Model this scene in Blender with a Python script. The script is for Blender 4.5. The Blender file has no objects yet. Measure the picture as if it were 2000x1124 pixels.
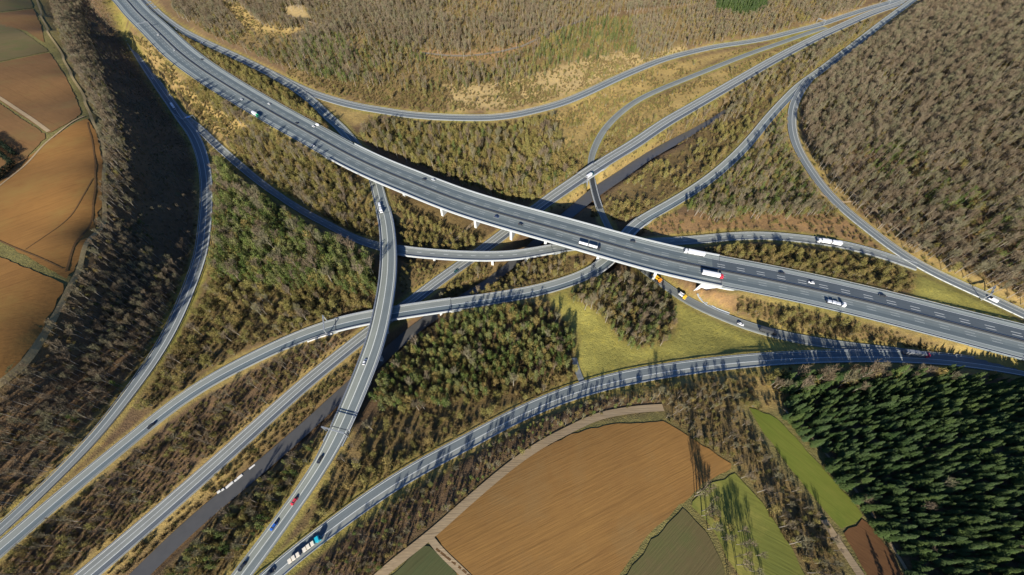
import bpy, math, random
import numpy as np
from mathutils import Vector, Matrix
from mathutils.geometry import delaunay_2d_cdt
random.seed(7); rng = np.random.default_rng(11)
TREES = True
scn = bpy.context.scene
COL = scn.collection
# ------------------------------------------------------------------ camera
F = 702.0; PITCH = math.radians(52.4); H = 240.0
SP, CP = math.sin(PITCH), math.cos(PITCH)
cam = bpy.data.cameras.new('camera'); cam_o = bpy.data.objects.new('camera', cam); COL.objects.link(cam_o)
cam.sensor_width = 36.0; cam.lens = F/2000*36; cam.clip_end = 9000; cam.clip_start = 1
cam_o.location = (0, 0, H); cam_o.rotation_euler = (math.radians(90)-PITCH, 0, 0)
scn.camera = cam_o

def ray(px, py):
    px = np.asarray(px, float); py = np.asarray(py, float)
    x = (px-1000)/F; v = (py-562)/F
    return x, CP - v*SP, -SP - v*CP
def unproj(px, py, z):
    x, y, d = ray(px, py); t = (z-H)/d
    return np.stack([x*t, y*t, np.zeros_like(t)+z], -1)
def proj(P):
    P = np.asarray(P, float); X, Y, Z = P[..., 0], P[..., 1], P[..., 2]-H
    dep = Y*CP - Z*SP; up = Y*SP + Z*CP
    dep = np.where(dep < 1, 1, dep)
    return X/dep*F+1000, 562-up/dep*F, dep

# ------------------------------------------------------------------ roads: (px, py, z) centre lines
class Road: pass
ROADS = {}
def smooth(P, n):
    if n < 1: return P
    k = np.exp(-0.5*(np.arange(-2*n, 2*n+1)/n)**2); k /= k.sum()
    Q = np.concatenate([np.repeat(P[:1], 2*n, 0)*2-P[1:2*n+1][::-1], P, np.repeat(P[-1:], 2*n, 0)*2-P[-2*n-1:-1][::-1]])
    return np.stack([np.convolve(Q[:, i], k, 'valid') for i in range(Q.shape[1])], 1)
def resample(P, step):
    s = np.concatenate([[0], np.cumsum(np.linalg.norm(np.diff(P[:, :2], axis=0), axis=1))])
    n = max(3, int(s[-1]/step)+1); t = np.linspace(0, s[-1], n)
    return np.stack([np.interp(t, s, P[:, i]) for i in range(P.shape[1])], 1), t
def catmull(P, sub=16):
    P = np.concatenate([P[:1]*2-P[1:2], P, P[-1:]*2-P[-2:-1]]); out = []
    for i in range(1, len(P)-2):
        a, b, c, d = P[i-1], P[i], P[i+1], P[i+2]
        for t in np.linspace(0, 1, sub, endpoint=False):
            out.append(0.5*((2*b)+(c-a)*t+(2*a-5*b+4*c-d)*t*t+(3*b-a-3*c+d)*t**3))
    out.append(P[-2]); return np.array(out)
def road(name, pts, width, bridges=(), sm=4, step=3.0, wp=None):
    r = Road(); r.name = name; r.w = width
    p = np.array([q[:3] for q in pts], float)
    W = unproj(p[:, 0], p[:, 1], p[:, 2])
    P, s = resample(catmull(W), step); P = smooth(P, sm); P, s = resample(P, step)
    r.P, r.s = P, s
    T = np.gradient(P, axis=0); T[:, 2] = 0; T /= np.linalg.norm(T, axis=1)[:, None]
    r.T = T; r.N = np.stack([-T[:, 1], T[:, 0], 0*T[:, 0]], 1)      # left normal
    r.px, r.py, _ = proj(P)
    r.W = np.full(len(P), float(width))                            # carriageway width along the road
    if wp:
        ks = sorted((int(np.argmin((r.px-a)**2+(r.py-b)**2)), q) for a, b, q in wp); r.W = np.interp(np.arange(len(P)), [k for k, q in ks], [q for k, q in ks])
    r.NS = r.N*(r.W/width)[:, None]
    r.br = np.zeros(len(P), bool); r.bridges = []
    for a, b in bridges:
        i, j = sorted((int(np.argmin((r.px-a[0])**2+(r.py-a[1])**2)),
                       int(np.argmin((r.px-b[0])**2+(r.py-b[1])**2))))
        r.br[i:j+1] = True; r.bridges.append((i, j))
    ROADS[name] = r; return r

road('motorway', [(150,-95,40),(205,-40,37.5),(247,0,35),(268,24,34),(306,60,32.5),(347,100,31),(394,136,29.5),(450,172,27.7),(500,202,26.3),(550,231,25),(600,258,24),
     (675,300,22.5),(750,336,21),(800,355,20.2),(850,376,19.5),(900,395,18.8),(1000,425,17.8),(1125,459,17),(1250,495,16.6),(1337,516,16.5),(1425,533,16.6),(1500,547,16.9),
     (1612,571,17.3),(1750,604,18),(1875,637,18.6),(2000,668,19),(2150,706,19.5),(2300,744,20)], 33, [((668,296),(1408,530))], wp=[(247,0,39),(347,100,39),(450,172,36),(675,300,33),(2000,668,33)], sm=8)
road('northern_ramp', [(190,-85,38.5),(245,-35,36),(285,2,33.5),(310,27,31.5),(350,57,28.5),(400,83,25),(450,106,22),(500,130,19.5),(550,155,17.2),(600,179,15.6),(650,196,14.6),(700,209,14),(750,217,13.5),
     (800,225,13.2),(875,230,13),(950,231,12.5),(1000,226,12.2),(1050,215,12),(1100,201,12),(1150,180,12.5),(1200,156,13),(1250,134,13.5),(1300,115,14),(1350,102,14.8),
     (1400,91,15.6),(1450,84,16.2),(1500,75,17),(1550,62,18),(1600,49,19.5),(1650,32,21),(1700,16,22.5),(1750,2,24),(1830,-22,27),(1950,-58,31)], 10.5, wp=[(400,83,11.5),(600,179,12),(800,225,13),(1200,156,13),(1500,75,12)], sm=5)
road('crossing_ramp', [(530,146,18.3),(560,163,17),(588,182,16.2),(612,200,15.8),(640,228,15.5),(665,250,15.2),(692,282,15),(722,325,14.8),(735,358,14.8),(743,393,14.9),(752,421,15),(757,456,15.2),
     (759,493,15.3),(758,531,15.3),(755,562,15.2),(746,612,14.8),(735,662,14.2),(717,712,13.3),(697,762,12.3),(662,843,10.5),(630,905,9),(600,950,8),(562,1003,7),(525,1055,6.2),(500,1088,6),(465,1134,5.8),(420,1195,5.8)], 12,
     [((751,418),(664,838))], wp=[(560,163,11),(735,358,12),(755,562,12.6),(717,712,12.6),(662,843,11.5),(630,905,9.6),(574,980,9),(470,1110,9.4)], sm=4)
road('valley_road', [(80,1200,2),(169,1124,2),(232,1073,2),(312,1003,2),(387,938,2),(487,848,2),(600,746,2),(662,697,2),(715,653,2),(770,614,2),(825,575,2),(850,553,2),(900,519,2),(957,478,2.2),(982,459,2.5),
     (1025,426,3),(1070,392,3.6),(1100,371,4.2),(1150,337,5),(1200,305,5.4),(1237,283,5.8),(1300,240,7.2),(1350,211,8.6),(1400,182,10.2),(1450,153,12),(1500,124,14),(1550,97,16),(1600,72,18.2),
     (1650,49,20.4),(1700,27,22.6),(1750,10,24.4),(1800,-8,26.5),(1900,-40,30)], 13, [((1138,345),(1168,326))], wp=[(169,1124,10),(900,519,10),(982,459,11),(1100,371,14),(1300,240,15),(1500,124,15)], sm=5)
road('river_ramp', [(-120,1172,6),(0,1078,6),(62,1021,6),(125,962,6),(200,904,6),(282,841,6),(325,796,6.3),(400,748,6.8),(500,697,7.4),(575,661,8),(650,634,8.5),(725,619,8.8),(800,607,9),(875,596,9),(950,586,8.8),(1000,578,8.6),(1050,569,8.4),
     (1100,555,8.2),(1150,536,8),(1187,516,8),(1212,481,8),(1226,446,8.2),(1275,419,8.6),(1325,390,9.4),(1375,358,10.4),(1425,317,11.8),(1470,270,13.2),(1500,232,14.3),(1537,192,15.8),(1562,167,17),(1600,140,18.5),(1637,112,20),
     (1675,83,21.5),(1725,44,24),(1775,7,26.5),(1830,-33,29.5),(1920,-95,34)], 11, [((655,633),(880,596)),((1165,528),(1250,430))], wp=[(0,1078,9),(125,962,9),(293,836,8.6),(450,722,9.8),(650,634,11.4),(875,596,11.4),(1100,555,10.5),(1500,232,10.5)], sm=7)
road('hillside_slip_road', [(1580,156,17.6),(1566,174,16.8),(1556,192,16),(1549,210,15),(1546,237,14),(1549,262,13.2),(1555,283,12.6),(1566,306,12),(1585,336,11.8),(1612,373,11.7),(1655,416,11.7),(1687,441,11.9),(1725,471,12.2),(1762,498,12.5),
     (1800,521,12.9),(1850,546,13.4),(1900,568,14),(1937,585,14.5),(1975,603,15),(2040,633,15.6),(2200,705,16.5)], 9, sm=4)
road('loop_ramp', [(350,222,8.4),(375,240,8.2),(400,261,8),(420,281,8),(462,318,8),(500,350,8),(545,383,8.2),(600,418,8.5),(650,444,9),(687,464,9.2),(735,481,9.4),(790,491,9.5),(850,497,9.5),(925,501,9.5),(1000,500,9.3),(1050,492,9),(1095,484,8.7),
     (1180,477,8.3),(1270,474,8.2),(1350,470,8.2),(1400,465,8.5),(1450,461,8.8),(1500,461,9.2),(1550,465,9.7),(1600,471,10.2),(1640,477,10.7),(1675,485,11.2),(1712,495,11.8),(1745,506,12.2),(1790,522,12.8)], 9.5, [((772,489),(1080,486))], wp=[(375,240,9),(462,318,8),(545,383,6.5),(687,464,7),(790,491,9.5),(1790,522,9)], sm=4)
road('western_ramp', [(195,-55,17),(212,-10,15.6),(230,25,14.4),(252,75,13),(275,115,11.8),(305,160,10.2),(335,203,9),(357,235,8.4),(375,258,8.1),(388,285,8),(397,313,7.7),(403,350,7.4),(404,390,7.2),(401,435,7),(392,501,7),(370,562,6.9),(348,617,6.7),
     (322,667,6.5),(293,715,6.3),(247,775,6),(197,842,6),(148,894,6),(98,944,6),(48,992,6),(-4,1040,6),(-120,1140,6)], 10, wp=[(230,25,9.5),(395,310,10.5),(401,435,10.4),(370,562,9.8),(293,715,8.8),(197,842,7.4),(98,944,6.8),(0,1036,6.8)], sm=5)
road('southern_ramp', [(470,1180,7.6),(528,1124,7.8),(550,1103,8),(600,1066,8.5),(650,1029,9),(712,982,9.5),(775,940,10),(850,897,10.5),(925,858,10.9),(1000,816,11.2),(1050,794,11.4),(1100,773,11.6),(1150,757,11.8),(1225,738,12),(1325,721,12.2),(1425,709,12.4),
     (1500,702,12.5),(1575,698,12.6),(1650,696,12.6),(1725,696,12.7),(1825,700,12.8),(1900,708,13.2),(2000,724,14),(2200,766,15.5)], 11, wp=[(528,1124,8),(775,940,8.2),(1000,816,8.6),(1225,738,9.4),(1500,702,8.8),(1900,708,8.8)], sm=5)
road('underpass_road', [(1612,54,19.4),(1575,66,18.2),(1525,84,16.4),(1475,101,14.6),(1425,120,13),(1375,140,11.4),(1325,160,9.6),(1275,181,7.4),(1237,201,5.2),(1203,228,3),(1178,256,1),(1165,280,-0.4),(1156,303,-1),(1153,326,-1.2),(1158,360,-1.2),(1168,398,-1),(1186,440,-.6),
     (1212,482,0),(1240,512,.8),(1265,533,1.6),(1285,546,2.2),(1317,571,3.6),(1350,592,4.8),(1400,613,6.4),(1450,634,7.6),(1500,648,8.8),(1525,655,9.4),(1600,669,10.8),(1675,680,11.9),(1750,688,12.4),(1800,695,12.7)], 8.5, [((1157,350),(1172,404))], sm=4, wp=[(1275,181,9),(1160,290,8),(1155,340,6),(1172,404,6),(1265,533,7.5),(1400,613,8)])
RIVER = road('river', [(180,1215,-3.4),(272,1124,-3.4),(357,1040,-3.4),(425,982,-3.4),(500,920,-3.4),(587,845,-3.4),(640,796,-3.4),(690,750,-3.4),(735,710,-3.4),(775,672,-3.4),(808,645,-3.4),(845,618,-3.4),(880,597,-3.4),(940,562,-3.4),(1010,508,-3.4),(1080,445,-3.4),(1125,407,-3.4),(1162,376,-3.4),
     (1212,343,-3.4),(1262,308,-3.4),(1312,280,-3.4),(1375,245,-3),(1420,215,-2.6)], 8, wp=[(272,1124,7.4),(587,845,7.4),(800,650,7.2),(1010,508,6),(1162,376,10.5),(1312,280,9),(1420,215,4)], sm=4)
# ------------------------------------------------------------------ terrain
def inpoly(px, py, poly):
    p = np.asarray(poly, float); r = np.zeros(np.shape(px), bool); j = len(p)-1
    for i in range(len(p)):
        (xi, yi), (xj, yj) = p[i], p[j]
        if yi != yj:
            r ^= ((yi > py) != (yj > py)) & (px < (xj-xi)*(py-yi)/(yj-yi)+xi)
        j = i
    return r
def axis(segs):
    out = [segs[0][0]]
    for a, b, st in segs:
        n = max(1, int(round((b-a)/st))); out += list(np.linspace(a, b, n+1)[1:])
    return np.array(out)
GX = axis([(-2000,-1000,60),(-1000,-640,12),(-640,-440,6),(-440,460,3),(460,900,6),(900,1300,14),(1300,2400,60)])
GY = axis([(-420,-120,30),(-120,-30,9),(-30,420,3),(420,700,5),(700,1100,8),(1100,1500,20),(1500,3000,90)])
XX, YY = np.meshgrid(GX, GY)
ctl = []
def c(px, py, z): ctl.append(tuple(unproj(px, py, z)))
for q in [(-200,0,51),(0,0,51),(80,30,47),(85,60,47),(120,120,47),(0,120,50),(150,200,46.5),(60,200,49),(195,300,46),(80,320,48),(-100,300,50),(192,400,45.5),(80,430,48),(170,480,45),(130,550,44.5),(0,500,48),(60,660,43.5),(0,740,43),(-150,600,48),(-200,850,45),
          (190,565,34),(135,675,33),(55,775,31),(315,470,11),(280,580,13),(235,690,13),(150,800,13),(40,900,13),(-80,1000,14),
          (1000,1000,18.5),(900,1050,18.5),(1200,900,18),(1300,835,17.5),(1100,1100,19),(1350,1000,19),(1430,915,18),(1250,1124,20),(1000,920,17),(1110,850,17),(1420,1124,21),(840,1060,17),(800,1124,17.5),(1500,1050,20),(1600,1000,20),
          (1650,1060,21),(1600,900,19),(1520,820,17),(1750,1000,25),(1900,900,28),(1990,800,24),(2000,1000,33),(1800,800,20),(1600,780,16),(2200,900,38),(1900,1124,34),(2200,1124,42),(1950,745,16),
          (1150,690,9.5),(1250,700,10.5),(1350,660,8.5),(1200,600,6.5),(1450,680,10),(1150,620,7.5),
          (900,700,4),(850,760,5),(1000,650,6),(1050,760,9),(800,850,6),(700,980,7),(950,780,8),
          (620,390,13),(560,330,13),(450,350,13),(520,415,17),(600,475,17.5),(670,515,14.5),(470,470,12),(560,525,12),(650,580,6.5),(450,600,7),(350,750,6),(560,560,7),(480,270,16),
          (880,310,5),(800,285,6.5),(1000,330,4.5),(1100,270,6),(850,420,4),(800,450,5),(900,440,3),
          (1250,250,5),(1300,220,6),(1300,330,2),(1250,390,4),(1400,290,6),(1450,400,8.5),(1400,350,9),(1550,350,10),(1500,420,9),(1600,430,10.5),
          (1500,500,13),(1650,530,15),(1800,575,16),(1480,590,13),(1550,610,14),(1700,650,15.5),(1850,680,16.5),(1430,590,9),
          (1640,300,19),(1700,300,24),(1700,200,26),(1750,400,20),(1850,450,22),(1990,500,26),(1990,560,21),(1850,300,38),(1990,300,48),(1900,150,52),(1990,50,66),(1750,120,34),(1830,50,42),(2150,300,62),(2150,100,80),(1900,-50,58),(2200,500,36),
          (700,150,22),(600,120,31),(500,60,38),(420,40,40),(400,0,46),(550,0,56),(700,60,46),(700,0,60),(850,150,24),(850,80,42),(850,0,62),(1000,150,26),(1000,80,42),(1000,0,64),(1150,140,22),(1150,80,36),(1150,0,58),
          (1300,70,26),(1300,20,42),(1400,50,30),(1450,0,46),(1550,30,28),(1600,0,38),(330,-40,52),(600,-60,75),(900,-80,88),(1200,-80,82),(1500,-80,62),(1700,-40,38),(2000,-80,75),(100,-60,42),(-100,-60,46),(600,-150,98),(1200,-150,100),(1700,-150,70)]:
    c(*q)
_L = ROADS['western_ramp']
for q in [(114,-40,47),(150,60,47.5),(170,110,47),(190,150,46.5),(211,195,46),(226,240,46),(236,290,45.5),(236,340,44.5),(230,400,42),(214,470,41.5)]:
    c(*q); R_ = np.array(ctl[-1]); k = int(np.argmin(np.hypot(_L.P[:,0]-R_[0], _L.P[:,1]-R_[1]))); E_ = _L.P[k]
    for f_, g_ in ((.15,.20),(.36,.82),(.62,.97)): ctl.append((*(R_[:2]+(E_[:2]-R_[:2])*f_), R_[2]+(E_[2]-R_[2])*g_))
for r in ROADS.values():
    for i in range(0, len(r.P), 12):
        if not r.br[i]: ctl.append((r.P[i,0], r.P[i,1], r.P[i,2] + (2.5 if r is RIVER else 0)))
ctl = np.array(ctl)
far = [(x, y, 60) for x in (-2000, 0, 1300, 2400) for y in (2000, 3000)]+[(x, -420, 30) for x in (-2000, -600, 0, 600, 2400)]+[(-2000, 600, 50), (2400, 700, 80), (-2000, 0, 45), (2400, 0, 45)]
ctl = np.concatenate([ctl, np.array(far, float)])
keepc = []
for i_ in range(len(ctl)):
    if all(np.hypot(*(ctl[i_, :2]-ctl[k, :2])) > 7 for k in keepc): keepc.append(i_)
ctl = ctl[keepc]
def phi(d2): return -np.sqrt(d2+14**2)
Dm = (ctl[:, None, 0]-ctl[None, :, 0])**2+(ctl[:, None, 1]-ctl[None, :, 1])**2
A_ = phi(Dm)+np.eye(len(ctl))*6.0
zm = ctl[:, 2].mean(); cf = np.linalg.solve(A_, ctl[:, 2]-zm)
ZZ = np.full_like(XX, zm)
for q, w in zip(ctl, cf): ZZ += w*phi((XX-q[0])**2+(YY-q[1])**2)
def vnoise(X, Y, sc, seed):
    g = np.random.default_rng(seed).random((256, 256)); x = X/sc; y = Y/sc
    xi = np.floor(x).astype(int); yi = np.floor(y).astype(int); fx = x-xi; fy = y-yi
    fx = fx*fx*(3-2*fx); fy = fy*fy*(3-2*fy)
    a = g[yi % 256, xi % 256]; b = g[yi % 256, (xi+1) % 256]; c_ = g[(yi+1) % 256, xi % 256]; d = g[(yi+1) % 256, (xi+1) % 256]
    return (a*(1-fx)+b*fx)*(1-fy)+(c_*(1-fx)+d*fx)*fy
ROUGH = (vnoise(XX, YY, 34, 1)-.5)*2.2+(vnoise(XX, YY, 13, 2)-.5)*1.0
DALL = np.full(XX.shape, 1e6)                                     # distance to the edge of any at-grade road
DANY = np.full(XX.shape, 1e6)                                     # ... of any road, bridges too
def field_of(r, idx, R):
    D = np.full(XX.shape, 1e6); Zr = np.zeros(XX.shape); I = np.zeros(XX.shape, int)
    for i in idx:
        x, y, z = r.P[i]
        a, b = np.searchsorted(GX, (x-R, x+R)); c0, d = np.searchsorted(GY, (y-R, y+R))
        if a >= b or c0 >= d: continue
        sl = (slice(c0, d), slice(a, b)); dd = np.hypot(XX[sl]-x, YY[sl]-y)
        m = dd < D[sl]; D[sl] = np.where(m, dd, D[sl]); Zr[sl] = np.where(m, z, Zr[sl]); I[sl] = np.where(m, i, I[sl])
    return D, Zr, I
_px, _py, _ = proj(np.stack([XX, YY, ZZ], -1))
_fm = np.zeros(XX.shape, bool)
for _p in ([(-300,-120),(60,-120),(95,30),(160,150),(205,250),(208,400),(190,460),(140,575),(70,680),(-50,800),(-400,900)], [(690,1250),(760,1090),(860,990),(1000,895),(1130,825),(1300,815),(1450,905),(1620,1250)], [(1450,780),(1540,810),(1700,1000),(1850,1250),(1700,1250),(1600,1030)]): _fm |= inpoly(_px, _py, _p) & ((YY*CP-(ZZ-H)*SP) > 1)
_fm = _fm.astype(float)
for _k in range(4): _q = np.pad(_fm, 1, 'edge'); _fm = (_q[1:-1,1:-1]*2+_q[:-2,1:-1]+_q[2:,1:-1]+_q[1:-1,:-2]+_q[1:-1,2:])/6
ROUGH = ROUGH*(1-.93*_fm)
num = np.zeros_like(ZZ); den = np.zeros_like(ZZ); wmax = np.zeros_like(ZZ)
ZB = ZZ.copy(); clampz = np.full(ZZ.shape, 1e6)
for r in ROADS.values():
    idx = [i for i in range(len(r.P)) if not r.br[i]]
    D, Zr, Ii = field_of(r, idx, 70)
    half = r.W[Ii]/2+(2.0 if r is not RIVER else .9)
    target = Zr-0.45 if r is not RIVER else Zr-1.2
    L = np.clip(2.0*np.abs(Zr-ZB), 5, 42)
    if r is RIVER: L = np.clip(1.8*np.abs(Zr-ZB), 4, 14)
    t = np.clip((D-half)/L, 0, 1); w = 1-t*t*(3-2*t)
    w6 = w**4; num += w6*target; den += w6; wmax = np.maximum(wmax, w)
    if r is not RIVER: DALL = np.minimum(DALL, D-r.W[Ii]/2)
    Da, Za, Ia = field_of(r, range(len(r.P)), 40)
    DANY = np.minimum(DANY, Da-r.W[Ia]/2)
    for (i, j) in r.bridges:
        Dj, Zj, Ij = field_of(r, range(i, j+1), 40)
        e = np.minimum(Ij-i, j-Ij)*3.0
        lim = Zj-1.6-np.minimum(5.0, np.maximum(0, e-3)*0.7)
        clampz = np.minimum(clampz, np.where(Dj < r.w/2+3, lim, 1e6))
ZZ = np.where(den > 0, ZZ*(1-wmax)+wmax*num/np.maximum(den, 1e-9), ZZ)
ZZ = ZZ+ROUGH*np.clip((DALL-4)/14, 0, 1)
ZZ = np.minimum(ZZ, clampz)
def tz(x, y):
    x = np.asarray(x, float); y = np.asarray(y, float)
    i = np.clip(np.searchsorted(GX, x)-1, 0, len(GX)-2); j = np.clip(np.searchsorted(GY, y)-1, 0, len(GY)-2)
    fx = (x-GX[i])/(GX[i+1]-GX[i]); fy = (y-GY[j])/(GY[j+1]-GY[j])
    return (ZZ[j, i]*(1-fx)+ZZ[j, i+1]*fx)*(1-fy)+(ZZ[j+1, i]*(1-fx)+ZZ[j+1, i+1]*fx)*fy
def grid_at(A, x, y):
    i = np.clip(np.searchsorted(GX, x)-1, 0, len(GX)-2); j = np.clip(np.searchsorted(GY, y)-1, 0, len(GY)-2)
    fx = (x-GX[i])/(GX[i+1]-GX[i]); fy = (y-GY[j])/(GY[j+1]-GY[j])
    return (A[j, i]*(1-fx)+A[j, i+1]*fx)*(1-fy)+(A[j+1, i]*(1-fx)+A[j+1, i+1]*fx)*fy
def ground(px, py):
    """the point of the terrain that a pixel of the photograph shows"""
    px = np.atleast_1d(np.asarray(px, float)); py = np.atleast_1d(np.asarray(py, float))
    x, y, d = ray(px, py); d = np.minimum(d, -.02)
    t = (100-H)/d; t0 = t.copy(); done = np.zeros(t.shape, bool)
    for k in range(300):
        st = np.maximum(1.5, .006*t); X = x*t; Y = y*t
        below = (H+d*t) < tz(X, Y); done |= below
        t0 = np.where(done, t0, t); t = np.where(done, t, t+st)
    lo, hi = t0, t
    for k in range(14):
        m = (lo+hi)/2; b = (H+d*m) < tz(x*m, y*m); hi = np.where(b, m, hi); lo = np.where(b, lo, m)
    return np.stack([x*hi, y*hi, tz(x*hi, y*hi)], -1)
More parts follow.
